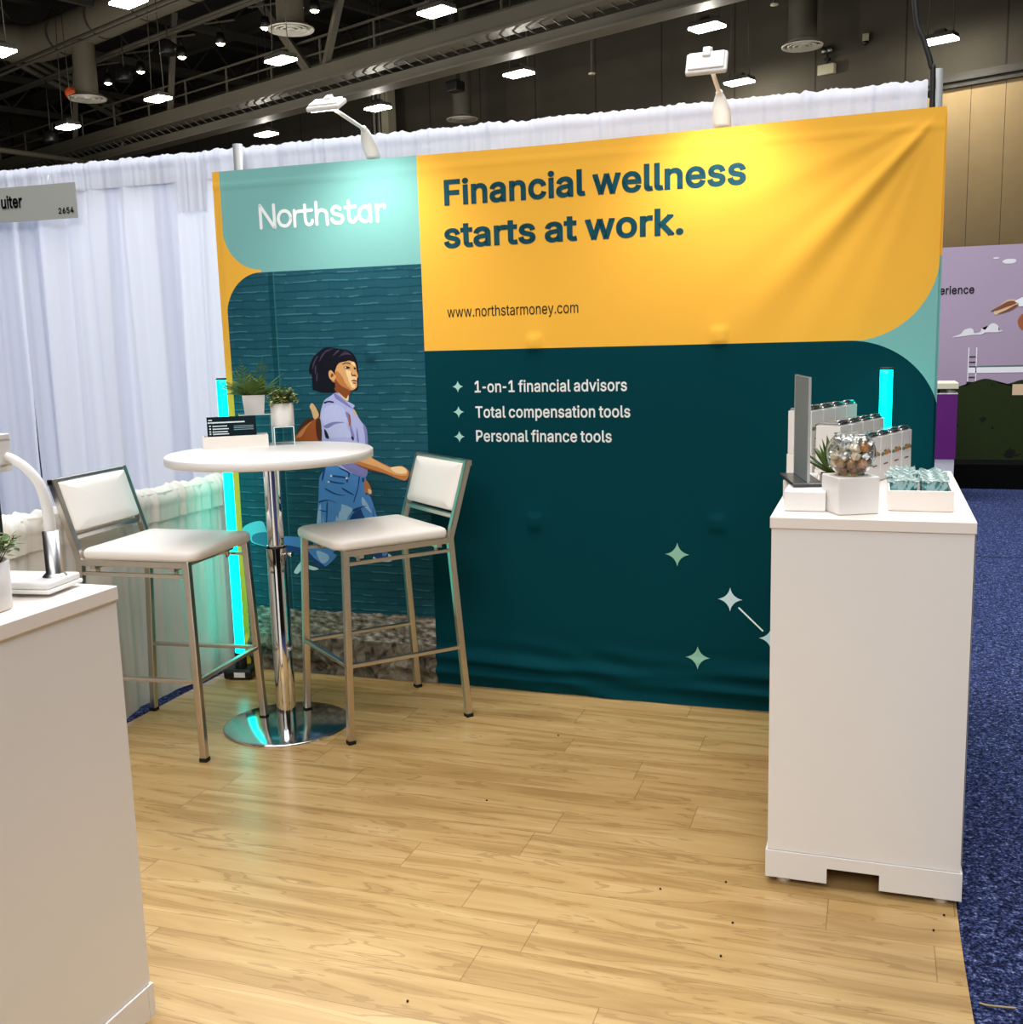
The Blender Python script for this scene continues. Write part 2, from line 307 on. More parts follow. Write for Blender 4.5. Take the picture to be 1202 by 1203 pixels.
# letter outlines, thousandths of an em: character -> (advance, closed outlines)
GLYPHS = {
' ':(140,[]),
'-':(290,[[230,244,230,188,60,188,60,244]]),
'.':(187,[[95,-4,83,-3,73,1,63,9,55,18,51,29,50,41,51,53,55,64,63,73,73,81,83,85,95,87,107,85,118,81,128,73,135,64,140,53,141,41,140,29,135,18,128,9,118,1,107,-3]]),
'1':(453,[[76,0,76,55,391,55,391,0],[276,509,276,0,212,0,212,448,86,358,86,427,198,509]]),
'2':(453,[[64,0,64,47,234,229,282,282,311,327,320,371,319,389,315,405,308,419,298,431,287,441,273,449,224,460,205,458,188,454,172,447,159,438,148,427,139,413,132,398,128,381,127,362,66,362,68,391,75,418,86,442,102,464,121,482,143,496,168,507,196,513,225,516,254,513,281,507,306,497,328,482,346,465,361,445,372,423,379,398,381,372,371,318,336,259,267,180,153,60,389,57,389,0]]),
'4':(453,[[40,105,40,158,247,509,311,509,109,166,413,163,413,105],[282,0,282,121,282,146,282,318,343,318,343,0]]),
'5':(453,[[221,-7,192,-5,165,1,140,11,118,25,99,41,83,60,71,82,63,105,60,130,122,130,125,115,130,102,138,89,173,60,221,50,241,51,259,56,276,64,291,75,304,89,314,104,322,122,326,141,328,162,326,183,321,203,314,221,303,237,290,251,275,262,257,270,238,275,218,277,167,268,128,246,67,253,96,509,366,509,366,452,151,452,134,301,178,325,229,334,252,332,274,328,294,321,313,311,330,299,345,285,358,269,370,251,379,231,386,210,390,187,391,163,388,132,381,102,369,76,352,52,332,32,309,15,282,3,253,-4]]),
'6':(453,[[226,-7,196,-4,168,3,142,15,119,31,100,51,84,74,73,101,66,130,64,162,65,187,71,212,80,239,137,340,252,509,322,509,151,261,145,261,165,288,196,307,235,314,265,312,291,305,316,295,337,280,355,262,370,240,380,215,387,187,389,157,387,127,379,98,368,73,352,50,333,30,310,14,284,3,257,-4],[226,48,245,50,263,55,279,63,293,73,304,86,314,101,322,119,326,137,327,157,326,178,322,196,314,213,304,228,293,241,279,251,263,259,245,264,226,265,207,264,190,259,174,252,160,241,148,229,138,214,131,197,126,179,125,158,126,138,131,119,138,102,148,86,160,73,174,63,190,55,207,50]]),
'F':(410,[[60,0,60,509,369,509,369,452,125,452,125,278,346,278,346,221,125,221,125,0]]),
'P':(444,[[60,0,60,509,235,509,272,506,305,499,332,487,356,471,375,452,390,430,400,404,407,377,409,348,407,318,400,291,390,265,375,243,356,223,332,207,305,195,272,188,235,186,109,186,109,242,233,242,257,244,279,248,297,256,312,266,324,279,333,294,339,310,343,328,344,348,343,367,339,385,333,402,324,416,312,428,297,439,279,446,257,451,232,452,125,452,125,0]]),
'T':(448,[[32,452,32,509,417,509,417,452,257,452,257,0,193,0,193,452]]),
'a':(389,[[160,-9,137,-7,115,-3,94,5,76,15,60,29,48,45,38,63,32,84,30,108,32,128,36,146,43,161,53,174,64,184,78,193,125,211,178,220,234,227,265,235,271,240,274,246,276,255,267,297,240,322,196,331,149,322,118,301,100,274,41,291,51,313,64,331,79,346,95,358,114,368,133,375,194,384,239,379,286,360,300,350,312,336,322,320,330,301,335,278,337,251,337,0,277,0,277,52,272,52,252,25,215,1],[170,45,192,47,211,51,228,59,242,68,254,80,263,93,270,108,274,122,276,138,276,190,259,182,231,176,200,171,175,168,134,159,103,139,97,130,93,118,92,105,102,72,130,52]]),
'c':(395,[[207,-8,174,-5,144,3,117,16,93,35,72,58,56,85,44,116,37,150,34,187,37,225,44,260,56,291,72,318,93,341,117,360,144,374,174,382,207,384,260,377,305,356,340,322,362,277,303,262,290,289,270,311,242,325,207,330,184,328,163,321,145,310,130,296,118,278,108,258,102,236,98,212,96,187,98,163,102,139,108,117,118,97,130,80,145,66,163,55,184,49,207,46,243,52,271,66,292,89,304,117,363,102,341,56,306,21,261,-1]]),
'd':(424,[[195,-8,165,-6,137,3,111,16,89,34,70,57,55,84,43,116,36,151,34,189,36,227,43,261,55,293,70,320,89,342,112,361,137,374,165,382,196,384,218,383,237,379,253,373,287,346,306,319,311,319,311,509,372,509,372,0,313,0,313,59,307,59,287,31,252,4,236,-3,217,-7],[205,47,226,49,246,55,263,65,278,78,290,95,299,115,306,138,310,162,312,189,310,216,306,241,300,263,290,282,278,299,263,312,246,322,227,328,205,330,182,328,162,322,145,311,130,298,118,281,108,261,102,239,98,215,96,189,98,163,102,139,109,117,118,97,130,80,145,66,162,55,182,49]]),
'e':(404,[[212,-8,177,-5,145,3,117,16,92,35,72,58,56,85,44,116,37,150,34,187,36,224,44,258,55,290,71,317,91,340,115,359,142,373,172,382,205,384,266,374,285,366,303,355,319,341,334,324,347,305,357,282,365,256,370,227,371,194,371,169,75,169,75,221,338,221,310,202,308,226,304,248,298,269,288,286,277,301,263,314,246,323,227,328,205,330,183,328,164,323,146,313,131,301,119,286,109,270,102,251,97,231,96,211,96,178,98,151,102,127,110,106,121,88,135,73,151,61,169,53,190,48,212,46,254,53,285,73,306,105,365,91,358,72,348,55,335,39,320,26,302,14,283,4,261,-3,237,-7]]),
'f':(253,[[228,379,228,327,6,327,6,379],[81,0,81,432,82,452,87,470,96,486,107,499,120,510,135,519,187,530,222,527,243,521,227,468,215,472,195,474,178,472,164,468,154,460,147,449,143,435,142,419,142,0]]),
'h':(410,[[114,227,114,0,53,0,53,509,114,509,114,287,102,287,116,319,132,344,152,362,175,374,200,382,227,384,252,383,275,377,295,369,313,356,328,340,341,321,350,298,355,271,357,240,357,0,296,0,296,235,293,263,286,286,273,304,256,318,235,326,210,329,192,328,176,324,161,317,147,308,136,297,126,283,119,266,115,248]]),
'i':(166,[[53,0,53,379,114,379,114,0],[84,443,73,444,63,448,54,455,47,463,43,472,41,483,43,494,47,504,54,512,63,518,73,522,84,524,95,522,105,518,114,512,121,504,125,494,126,483,125,472,121,463,114,455,105,448,95,444]]),
'k':(380,[[110,137,110,212,121,212,284,379,360,379,184,199,177,199],[53,0,53,509,114,509,114,0],[294,0,148,186,191,229,372,0]]),
'l':(189,[[139,-2,112,0,91,8,74,20,62,37,55,59,53,84,53,509,114,509,114,99,120,62,126,57,135,53,146,52,160,53,170,54,181,3,162,-1]]),
'm':(609,[[53,0,53,379,112,379,112,295,108,295,114,314,122,331,132,346,172,376,219,386,245,383,268,375,287,361,303,342,314,320,321,295,312,295,318,312,326,329,337,343,381,375,437,386,458,385,478,380,497,372,514,361,529,346,541,328,550,307,555,283,557,255,557,0,496,0,496,254,493,279,485,298,473,313,456,323,438,329,419,330,402,329,387,326,374,320,345,290,335,247,335,0,274,0,274,260,272,280,265,297,253,311,238,322,220,328,199,330,158,320,145,312,135,302,126,289,119,274,115,257,114,238,114,0]]),
'n':(409,[[114,227,114,0,53,0,53,379,112,379,112,287,102,287,116,319,132,344,152,362,175,374,200,382,227,384,252,383,275,377,295,369,313,356,328,340,341,321,350,298,355,271,357,240,357,0,296,0,296,235,293,263,286,286,273,304,256,318,235,326,210,329,192,328,176,324,161,317,147,308,136,297,126,283,119,266,115,248]]),
'o':(415,[[207,-8,174,-5,144,3,117,16,93,35,72,58,56,85,44,116,37,150,34,187,37,225,44,260,56,291,72,318,93,341,117,360,144,374,174,382,207,384,241,382,271,374,299,360,323,341,343,318,359,291,371,260,379,225,381,187,379,150,371,116,359,85,343,58,323,35,299,16,271,3,241,-5],[207,46,231,49,252,55,270,66,285,80,298,97,307,117,314,139,318,163,319,187,318,212,314,236,307,258,298,278,285,296,270,310,252,321,231,328,207,330,184,328,163,321,145,310,130,296,118,278,108,258,102,236,98,212,96,187,98,163,102,139,108,117,118,97,130,80,145,66,163,55,184,49]]),
'p':(424,[[53,-143,53,379,112,379,112,319,118,319,137,346,171,373,188,379,207,383,229,384,259,382,287,374,313,361,335,342,354,320,370,293,381,261,388,227,390,189,388,151,381,116,370,84,355,57,336,34,313,16,288,3,260,-6,229,-8,208,-7,189,-3,173,4,138,31,118,59,114,59,114,-143],[220,47,242,49,262,55,279,66,294,80,306,97,316,117,323,139,327,163,328,189,327,215,323,239,316,261,307,281,295,298,280,311,262,322,243,328,220,330,198,328,178,322,161,312,147,299,134,282,125,263,118,241,114,216,113,189,114,162,118,138,125,115,135,95,147,78,162,65,179,55,198,49]]),
'r':(259,[[53,0,53,379,112,379,112,321,124,339,137,354,152,367,171,377,191,383,213,385,229,384,243,384,243,322,230,324,207,326,190,324,174,321,159,315,146,306,135,296,126,284,119,269,115,254,114,237,114,0]]),
's':(365,[[182,-8,157,-7,133,-3,112,3,93,12,76,24,62,38,50,54,41,73,36,94,94,107,101,87,111,72,124,60,141,52,160,47,181,45,206,47,227,53,244,62,258,74,265,88,268,103,266,115,262,126,254,136,243,144,229,150,212,155,149,170,118,180,92,192,72,208,58,227,50,249,47,274,49,295,55,314,65,332,79,347,95,360,115,370,137,378,161,383,187,384,212,383,234,379,254,372,271,363,286,352,299,339,324,290,268,277,262,291,254,304,243,316,228,325,210,331,187,333,166,331,147,326,131,317,119,305,111,292,109,277,110,264,115,253,124,243,172,223,229,209,261,200,287,187,306,171,320,153,328,131,331,107,329,85,323,65,312,47,298,31,281,18,260,6,236,-2,210,-7]]),
't':(227,[[204,379,204,327,6,327,6,379],[65,471,126,471,126,98,127,83,130,70,136,61,144,55,156,51,170,50,185,51,202,54,213,2,192,-3,168,-4,138,-1,113,7,92,21,77,41,68,64,65,93]]),
'u':(410,[[182,-5,158,-3,135,2,115,11,97,23,82,39,69,59,60,82,54,109,53,139,53,379,114,379,114,144,116,117,124,94,137,75,154,61,175,53,200,50,218,51,234,55,249,62,263,71,274,83,283,97,290,113,295,132,296,153,296,379,357,379,357,0,298,0,298,92,307,92,294,60,277,35,257,17,234,5,209,-3]]),
'v':(389,[[163,0,17,379,84,379,165,155,187,87,206,21,184,21,203,87,224,155,305,379,371,379,226,0]]),
'w':(567,[[138,0,23,379,87,379,133,214,154,137,175,41,165,41,186,135,206,214,252,379,316,379,362,214,382,136,402,41,391,41,413,135,434,214,480,379,545,379,429,0,368,0,319,172,305,225,291,280,277,338,291,338,277,280,263,225,248,172,199,0]]),
'y':(389,[[47,-139,61,-86,71,-87,104,-89,130,-74,151,-36,163,-1,17,379,84,379,165,155,187,87,206,21,184,21,202,87,224,155,305,379,371,379,204,-58,177,-107,139,-136,91,-145,65,-143]]),
}
# ------------------------------------------------------------------ materials
WHITE = mat('white_laminate', (235, 232, 229), 0.35, noise=0.02, nscale=3)
WHITE_EDGE = mat('white_edge', (240, 232, 224), 0.4)
WHITE_PLASTIC = mat('white_plastic', (238, 236, 232), 0.35)
FROST = mat('frosted_acrylic', (240, 236, 232), 0.3, noise=0.02, nscale=8, coat=0.2)
LEATHER = mat('white_leatherette', (236, 230, 224), 0.42, bump=0.06, nscale=260)
STEEL = mat('brushed_steel', (205, 197, 186), 0.28, 1.0, noise=0.06, nscale=60)
CHROME = mat('chrome', (225, 225, 226), 0.05, 1.0)
BLACKP = mat('black_plastic', (14, 14, 15), 0.4)
RUBBER = mat('black_rubber', (10, 10, 10), 0.8)
CLEAR = mat('clear_acrylic', (255, 255, 255), 0.02, trans=1.0, ior=1.2, spec=0.5)
POTWHITE = mat('white_ceramic', (232, 226, 220), 0.45, noise=0.02, nscale=40)
SOIL = mat('potting_soil', (40, 30, 22), 0.95, noise=0.4, nscale=200)
FERN = mat('fern_green', (92, 118, 50), 0.55, noise=0.45, nscale=60)
LEAFG = mat('leaf_green', (88, 116, 58), 0.5, noise=0.4, nscale=90)
LEAFY = mat('pale_leaf_edge', (206, 205, 140), 0.5, noise=0.25, nscale=90)
STEM = mat('stem_brown', (84, 74, 40), 0.7)
DKMETAL = mat('dark_painted_steel', (66, 62, 52), 0.6, noise=0.2, nscale=2)
DKMETAL2 = mat('black_painted_steel', (44, 41, 35), 0.65, noise=0.25, nscale=2)
DUCT = mat('painted_duct', (92, 86, 72), 0.55, noise=0.15, nscale=1.5)
GALV = mat('galvanised_tube', (150, 148, 142), 0.35, 1.0, noise=0.08, nscale=20)
LAMPGLOW = mat('lamp_diffuser', (255, 250, 235), 0.4, emit=(255, 247, 225), estr=40.0)
STARGLOW = mat('spot_lens', (255, 245, 220), 0.3, emit=(255, 238, 200), estr=30.0)
def drape_mat(name, col, tr):
    k = NB(name); k.fin(C4(*col), 0.85, 0.1)
    n1 = k.noise(420, 2); k.bump(n1, 0.08, 0.002)
    t = k.nt.nodes.new('ShaderNodeBsdfTranslucent'); t.inputs[0].default_value = C4(*col)
    mx = k.nt.nodes.new('ShaderNodeMixShader'); mx.inputs[0].default_value = tr
    out = k.nt.nodes['Material Output']
    k.nt.links.new(k.b.outputs[0], mx.inputs[1]); k.nt.links.new(t.outputs[0], mx.inputs[2]); k.nt.links.new(mx.outputs[0], out.inputs[0])
    return k.m
DRAPE = drape_mat('white_drape', (240, 243, 253), 0.40)
DRAPE2 = drape_mat('white_drape_header', (234, 236, 244), 0.25)
DRAPE_LOW = drape_mat('cream_white_drape', (236, 232, 224), 0.2)

# ------------------------------------------------------------------ hall shell
HALL = Matrix.Rotation(math.atan2(-0.375, 0.927), 4, 'Z')
def H(a, b, z=0.0): return HALL @ Vector((a, b, z))

k = NB('blue_carpet')
n1 = k.noise(150, 2); n2 = k.noise(55, 3); nn = k.M('ADD', k.M('MULTIPLY', n1, 0.65), k.M('MULTIPLY', n2, 0.35))
seam = k.M('LESS_THAN', k.M('ABSOLUTE', k.M('SUBTRACT', k.y, 3.26)), 0.012)
c = k.ramp(nn, [(0.40, C4(11, 15, 36)), (0.51, C4(40, 49, 86)), (0.60, C4(76, 87, 130)), (0.70, C4(150, 158, 190))])
k.bump(nn, 0.9, 0.012)
CARPET = k.fin(k.mix(seam, c, C4(12, 16, 40)), 0.95, 0.1)
tag(MB(HALL).bx(-50, 22, -24, 25.2, -0.10, -0.004).build('floor', CARPET), kind='structure')

k = NB('maple_vinyl_planks')
PW, PL = 0.152, 1.15
row = k.M('FLOOR', k.M('DIVIDE', k.y, PW))
off = k.M('MULTIPLY', k.white(k.vec(row, 3.0, 1.0)), PL)
xs = k.M('DIVIDE', k.M('ADD', k.x, off), PL); cell = k.M('FLOOR', xs)
rnd = k.white(k.vec(row, cell, 5.0))
fy = k.M('FRACT', k.M('DIVIDE', k.y, PW)); fx = k.M('FRACT', xs)
gy = k.M('LESS_THAN', fy, 0.012); gx = k.M('LESS_THAN', fx, 0.0022); gap = k.M('MAXIMUM', gy, gx)
gv = k.vec(k.M('ADD', k.M('MULTIPLY', k.x, 1.2), k.M('MULTIPLY', rnd, 40.0)), k.M('ADD', k.M('MULTIPLY', k.y, 11.0), k.M('MULTIPLY', rnd, 17.0)), 0.0)
grain = k.noise(1.5, 3, gv, 0.7)
rings = k.M('ABSOLUTE', k.M('SUBTRACT', k.M('FRACT', k.M('MULTIPLY', grain, 5.5)), 0.5))
line = k.M('LESS_THAN', rings, 0.06)
fv = k.vec(k.M('MULTIPLY', k.x, 6.0), k.M('MULTIPLY', k.y, 130.0), 0.0); fine = k.noise(1.0, 3, fv)
base = k.ramp(grain, [(0.30, C4(158, 126, 77)), (0.5, C4(192, 159, 105)), (0.70, C4(210, 180, 127))])
base = k.mix(k.M('MULTIPLY', rnd, 0.28), base, C4(192, 152, 96))
base = k.mix(k.M('MULTIPLY', line, 0.38), base, C4(132, 96, 54))
base = k.mix(k.M('MULTIPLY', fine, 0.28), base, C4(160, 118, 66))
base = k.mix(k.M('MULTIPLY', gap, 0.55), base, C4(110, 76, 40))
WOOD = k.fin(base, k.M('ADD', 0.20, k.M('MULTIPLY', fine, 0.1)), 0.42)
vf = MB()
vf.grid(lambda u, v: Vector((-0.062 + u * 2.997 + (0.006 * math.sin(v * 23) if u > 0.99 else 0), -6.0 + v * 6.06, 0.0)), 20, 40, False)
g_ = vf.build('vinyl_flooring', WOOD); g_.data.polygons.foreach_set('use_smooth', [False] * len(g_.data.polygons))
sm = g_.modifiers.new('sheet', 'SOLIDIFY'); sm.thickness = 0.004; sm.offset = -1
tag(g_, 'light maple wood-look vinyl flooring laid across the booth', 'flooring')

k = NB('dark_hall_wall')
seam = k.M('LESS_THAN', k.M('FRACT', k.M('DIVIDE', k.M('ADD', k.x, 13.94), 2.4)), 0.02)
WALLD = k.fin(k.mix(k.M('MULTIPLY', seam, 0.7), k.mix(k.noise(0.6, 3), C4(56, 52, 44), C4(70, 66, 56)), C4(20, 19, 16)), 0.8, 0.2)
k = NB('tan_wall_panels')
seam = k.M('LESS_THAN', k.M('FRACT', k.M('DIVIDE', k.M('ADD', k.x, 5.90), 0.8)), 0.016)
WALLT = k.fin(k.mix(seam, k.mix(k.noise(2.2, 4), C4(152, 130, 94), C4(168, 145, 108)), C4(60, 44, 28)), 0.7, 0.2)
wb = MB(); wb.bx(-50, 22, 25, 25.2, 7.5, 13); wb.mi = 1; wb.bx(-50, 22, 25, 25.2, 0, 7.5)
o = wb.build('wall_back', [WALLD, WALLT]); o.matrix_world = HALL; tag(o, kind='structure')
tag(MB(HALL).bx(-50, 22, 24.85, 25.0, 7.22, 7.34).bx(-50, 22, 24.75, 25.0, 7.34, 7.44).bx(-50, 22, 24.9, 25.0, 7.46, 7.55).build('trim_1', DKMETAL2), kind='structure')
for nm, a in (('wall_left', (-50.2, -50, -24, 25.2, 0, 13)), ('wall_right', (22, 22.2, -24, 25.2, 0, 13)), ('wall_front', (-50, 22, -24.2, -24, 0, 13))):
    tag(MB(HALL).bx(*a).build(nm, WALLD), kind='structure')
CEIL = mat('black_ceiling_deck', (30, 28, 25), 0.9, noise=0.2, nscale=0.8)
tag(MB(HALL).bx(-50, 22, -24, 25.2, 13, 13.2).build('ceiling', CEIL), kind='structure')
# ------------------------------------------------------------------ overhead structure of the hall
t = thing('roof_girder', 'long dark steel lattice girder crossing the hall above the drapes', 'girder')
MB(HALL).bx(-50, 22, 16.85, 17.15, 8.55, 8.93).bx(-50, 22, 16.75, 17.25, 8.50, 8.56).build('upper_chord', DKMETAL, t)
MB(HALL).bx(-50, 22, 17.05, 17.35, 8.06, 8.30).bx(-50, 22, 16.95, 17.45, 8.02, 8.07).build('lower_chord', DKMETAL, t)
m_ = MB(HALL)
for q in range(180): m_.bar((-50 + q * 0.4, 17.0, 8.5), (-49.75 + q * 0.4, 17.2, 8.28), 0.06, 0.03)
m_.build('lattice', DKMETAL2, t)
t = thing('catwalk_railing', 'thin steel catwalk railing standing on the girder', 'railing')
MB(HALL).bar((-45, 17.1, 9.35), (-8, 17.1, 9.35), 0.04, 0.04).bar((-45, 17.1, 9.75), (-8, 17.1, 9.75), 0.05, 0.05).build('rail', DKMETAL, t)
for q in range(16): MB(HALL).bar((-44 + q * 2.2, 17.1, 8.9), (-44 + q * 2.2, 17.1, 9.75), 0.045, 0.045).build('post', DKMETAL, t)
for q, (e2, z) in enumerate(((9.0, 12.35), (12.4, 12.2), (19.5, 11.6), (23.9, 11.9))):
    m_ = MB(HALL).bx(-50, 22, e2 - 0.12, e2 + 0.12, z - 0.06, z).bx(-50, 22, e2 - 0.12, e2 + 0.12, z + 0.44, z + 0.5).bx(-50, 22, e2 - 0.03, e2 + 0.03, z, z + 0.44)
    tag(m_.build('roof_beam', DKMETAL2), ('dark I-beam under the roof, nearest of the four', 'dark I-beam under the roof above the round duct', 'dark I-beam under the roof just beyond the lattice girder', 'dark I-beam under the roof nearest the far wall')[q], 'beam', 'roof beams along the hall')
for q in range(9):
    e1 = -46 + q * 5.0
    m_ = MB(HALL).bar((e1, 4, 11.3), (e1, 24.8, 11.3), 0.16, 0.22).bar((e1, 4, 12.5), (e1, 24.8, 12.5), 0.12, 0.12)
    for w in range(10): m_.bar((e1, 4.4 + w * 2, 11.35), (e1, 5.4 + w * 2, 12.45), 0.06, 0.06).bar((e1, 5.4 + w * 2, 12.45), (e1, 6.4 + w * 2, 11.35), 0.06, 0.06)
    tag(m_.build('roof_truss', DKMETAL2), 'dark steel roof truss with zigzag webbing high over the hall', 'truss', 'roof trusses across the hall')
for q, (e2, z) in enumerate(((13.4, 10.25), (15.05, 10.35), (15.4, 10.45), (15.8, 10.6), (13.2, 10.0), (19.3, 9.9))):
    tag(MB(HALL).cyl((-46, e2, z), (4, e2, z), 0.045, 8).build('conduit', DKMETAL), 'thin painted conduit running under the roof trusses', 'conduit', 'conduits under the roof')
for q, (a, b) in enumerate((((-25.0, 16.0, 11.3), (-27.2, 17.0, 8.9)), ((-17.0, 16.0, 11.3), (-19.5, 17.0, 8.9)), ((-22.0, 16.6, 11.3), (-20.2, 17.0, 8.9)), ((-31.0, 16.0, 11.3), (-33.4, 17.0, 8.9)))):
    tag(MB(HALL).bar(a, b, 0.16, 0.22).build('brace', DKMETAL), 'slanting steel brace between roof truss and lattice girder', 'brace', 'slanting braces over the girder')
for q, dz in enumerate((0.0, 0.42, 0.84)):
    tag(MB(HALL).cyl((-33.0, 13.2, 11.77 + dz * 0.6), (-33.0, 18.6, 9.75 + dz * 0.6), 0.10, 10).build('pipe', DKMETAL), 'sloping thick pipe in the bundle behind the round duct', 'pipe', 'sloping pipe bundle')
tag(MB(HALL).cyl((-32.0, 9.0, 8.15), (-32.0, 16.5, 7.95), 0.09, 10).build('pipe', DKMETAL), 'pale horizontal pipe low behind the left drape', 'pipe')
tag(MB(HALL).tube(smooth_open([(-32.0, 16.6, 7.95), (-31.6, 17.3, 7.95), (-31.2, 17.5, 8.3), (-31.1, 17.5, 9.2)], 5), 0.06, 10).build('pipe', DKMETAL), 'curved pipe bend rising beside the girder', 'pipe')

t = thing('air_duct', 'big round painted air duct with an elbow high at left', 'duct')
path = smooth_open([(-8, 14.5, 11.1), (-16, 14.5, 11.1), (-24, 14.5, 11.1), (-29.5, 14.5, 11.1), (-31.0, 14.0, 11.2), (-31.9, 12.8, 11.4), (-32.2, 10, 11.6), (-32.2, 5, 11.6)], 5)
MB(HALL).tube(path, 0.56, 28).build('trunk', DUCT, t)
for q in range(9):
    x = -10 - q * 2.35
    MB(HALL).tube([(x - 0.03, 14.5, 11.1), (x + 0.03, 14.5, 11.1)], 0.58, 28).build('seam_ring', DKMETAL2, t)
DIFF = [(-27.5, 14.4, 9.0, 0.56, 0.33, 10.58, 'round ceiling diffuser under the left drop of the big duct'),
        (-17.6, 14.4, 9.0, 0.56, 0.33, 10.58, 'round ceiling diffuser at top of the hall above the left banner light'),
        (-20.0, 22.9, 8.4, 0.50, 0.30, 11.6, 'round ceiling diffuser just showing over the drape beside the pale column'),
        (-8.48, 22.9, 8.4, 0.50, 0.34, 12.9, 'round ceiling diffuser on a wide duct left of the emergency light')]
q_ = 0; DIFFP = None
for (a, b, z, r, dr, top, lb) in DIFF:
    t = thing('air_diffuser', lb, 'air diffuser', H(a, b, z), 0, 'round hanging air diffusers')
    DIFFP = DIFFP if q_ else mat('pale_diffuser_paint', (176, 172, 160), 0.5); q_ = 1
    MB().lathe([(dr, 0.10), (dr, top - z)], n=28).build('drop_duct', DUCT if dr < 0.34 and b < 20 else DKMETAL, t)
    m_ = MB()
    for q, f in enumerate((1.0, 0.72, 0.46, 0.2)):
        m_.lathe([(r * f, 0.0), (r * f * 0.98, -0.03), (r * f - 0.10, 0.05 + 0.01 * q), (r * f - 0.10, 0.07), (r * f, 0.02)], n=36)
    m_.lathe([(r * 0.98, 0.02), (dr * 0.98, 0.12)], n=36)
    m_.build('louvre_rings', DIFFP, t)

LAMPS = [((-20.5, 8.65), 'hall lamp cut by the left picture edge over the drapes'), ((-15.45, 8.85), 'hall lamp at the top edge under the big duct'),
         ((-27.17, 13.53), 'hall lamp low over the left drape, below the duct diffuser'), ((-22.23, 13.53), 'hall lamp hanging between the duct and the girder at left'),
         ((-16.94, 13.53), 'hall lamp under the central diffuser, above the left banner light'), ((-11.84, 13.54), 'hall lamp at top centre of the picture'),
         ((-24.32, 18.53), 'hall lamp just above the drape near the left upright pole'), ((-19.22, 18.6), 'hall lamp beside the pale column'),
         ((-13.99, 18.6), 'hall lamp against the dark wall over the middle of the banner'), ((-8.57, 18.53), 'hall lamp directly above the right banner light'),
         ((-10.59, 23.6), 'hall lamp just above the drape right of the right banner light'), ((-5.31, 23.42), 'hall lamp above the tan wall panels at right')]
for q, ((a, b), lb) in enumerate(LAMPS):
    if q == 0:
        t = L0 = thing('hall_lamp', 'lit flat rectangular ' + lb, 'ceiling lamp', H(a, b, 8.0), math.atan2(-0.375, 0.927), 'hanging hall lamps')
        MB().box((0, 0, 0.09), (0.70, 0.42, 0.10), None, 0.015).bx(-0.12, 0.12, -0.1, 0.1, 0.14, 0.24).build('housing', DKMETAL2, t)
        MB().box((0, 0, 0.015), (0.70, 0.42, 0.05), None, 0.01).build('diffuser', LAMPGLOW, t)
        ld = bpy.data.lights.new('hall_lamp_light', 'POINT'); ld.shadow_soft_size = 0.06; ld.energy = 210; ld.color = (1.0, 0.95, 0.84)
        lo = bpy.data.objects.new('lamp_light', ld); COL.objects.link(lo); lo.parent = t; lo.location = (0, 0, -0.08)
        for sx in (-0.3, 0.3): MB().cyl((sx, 0, 0.13), (sx * 0.6, 0, 3.2), 0.012, 6).build('hanger', DKMETAL, t)
    else: dup(L0, H(a, b, 8.0), None, 'lit flat rectangular ' + lb)
SPOTS = (-29.31, -27.31, -24.99, -23.0, -20.89, -18.78)
SPL = ('first from the left', 'second from the left', 'third from the left', 'fourth from the left', 'fifth, beside the central diffuser', 'rightmost of the row')
for q, a in enumerate(SPOTS):
    lb = 'small bright spotlight in the row along the girder, ' + SPL[q]
    if q == 0:
        t = S0 = thing('spotlight', lb, 'spotlight', H(a, 16.14, 10.0), 0, 'small spotlights along the girder')
        MB().lathe([(0.0, 0.30), (0.10, 0.30), (0.16, 0.0), (0.15, 0.0), (0.09, 0.27)], n=16).cyl((0, 0, 0.3), (0, 0, 0.6), 0.02, 8).build('can', BLACKP, t)
        MB().lathe([(0.0, -0.05), (0.08, -0.02), (0.125, 0.03), (0.0, 0.04)], n=14).build('lens', STARGLOW, t)
        MB().bar((-0.5, 0, 0.6), (0.5, 0, 0.6), 0.04, 0.04).build('bracket', DKMETAL, t)
    else: dup(S0, H(a, 16.14, 10.0), None, lb)
for (a, b, z, hh, lb) in ((-26.0, 14.8, 9.3, 0.82, 'black can loudspeaker hanging between the small spotlights'), (-23.6, 14.8, 9.6, 0.52, 'black can loudspeaker hanging right of the second spotlight'), (-31.2, 15.0, 8.3, 1.6, 'black can loudspeaker against the dark wall at far left')):
    t = thing('loudspeaker', lb, 'loudspeaker', H(a, b, z), 0, 'hanging can loudspeakers')
    MB().lathe([(0, 0.0), (0.22, 0.0), (0.24, 0.03), (0.24, 0.28), (0.12, 0.36), (0, 0.36)], n=20).build('can', BLACKP, t)
    MB().cyl((0, 0, 0.36), (0, 0, 0.36 + hh), 0.02, 8).build('hanger', DKMETAL2, t)
t = thing('loudspeaker', 'black box loudspeaker hanging above the drape right of the pale column', 'loudspeaker', H(-19.31, 21.9, 9.11), math.atan2(-0.375, 0.927))
MB().box((0, 0, 0), (0.45, 0.4, 0.3), None, 0.03).build('cabinet', BLACKP, t)
MB().bx(-0.12, 0.12, -0.1, 0.1, 0.15, 2.6).build('hanger', DKMETAL2, t)
COLM = mat('pale_column_paint', (150, 144, 122), 0.7, noise=0.12, nscale=3)
t = thing('column', 'pale square column with two grey pipes before the far wall', 'column', H(-24.9, 24.3, -0.004), math.atan2(-0.375, 0.927))
MB().bx(-0.18, 0.18, -0.18, 0.18, 0, 10.6).build('shaft', COLM, t)
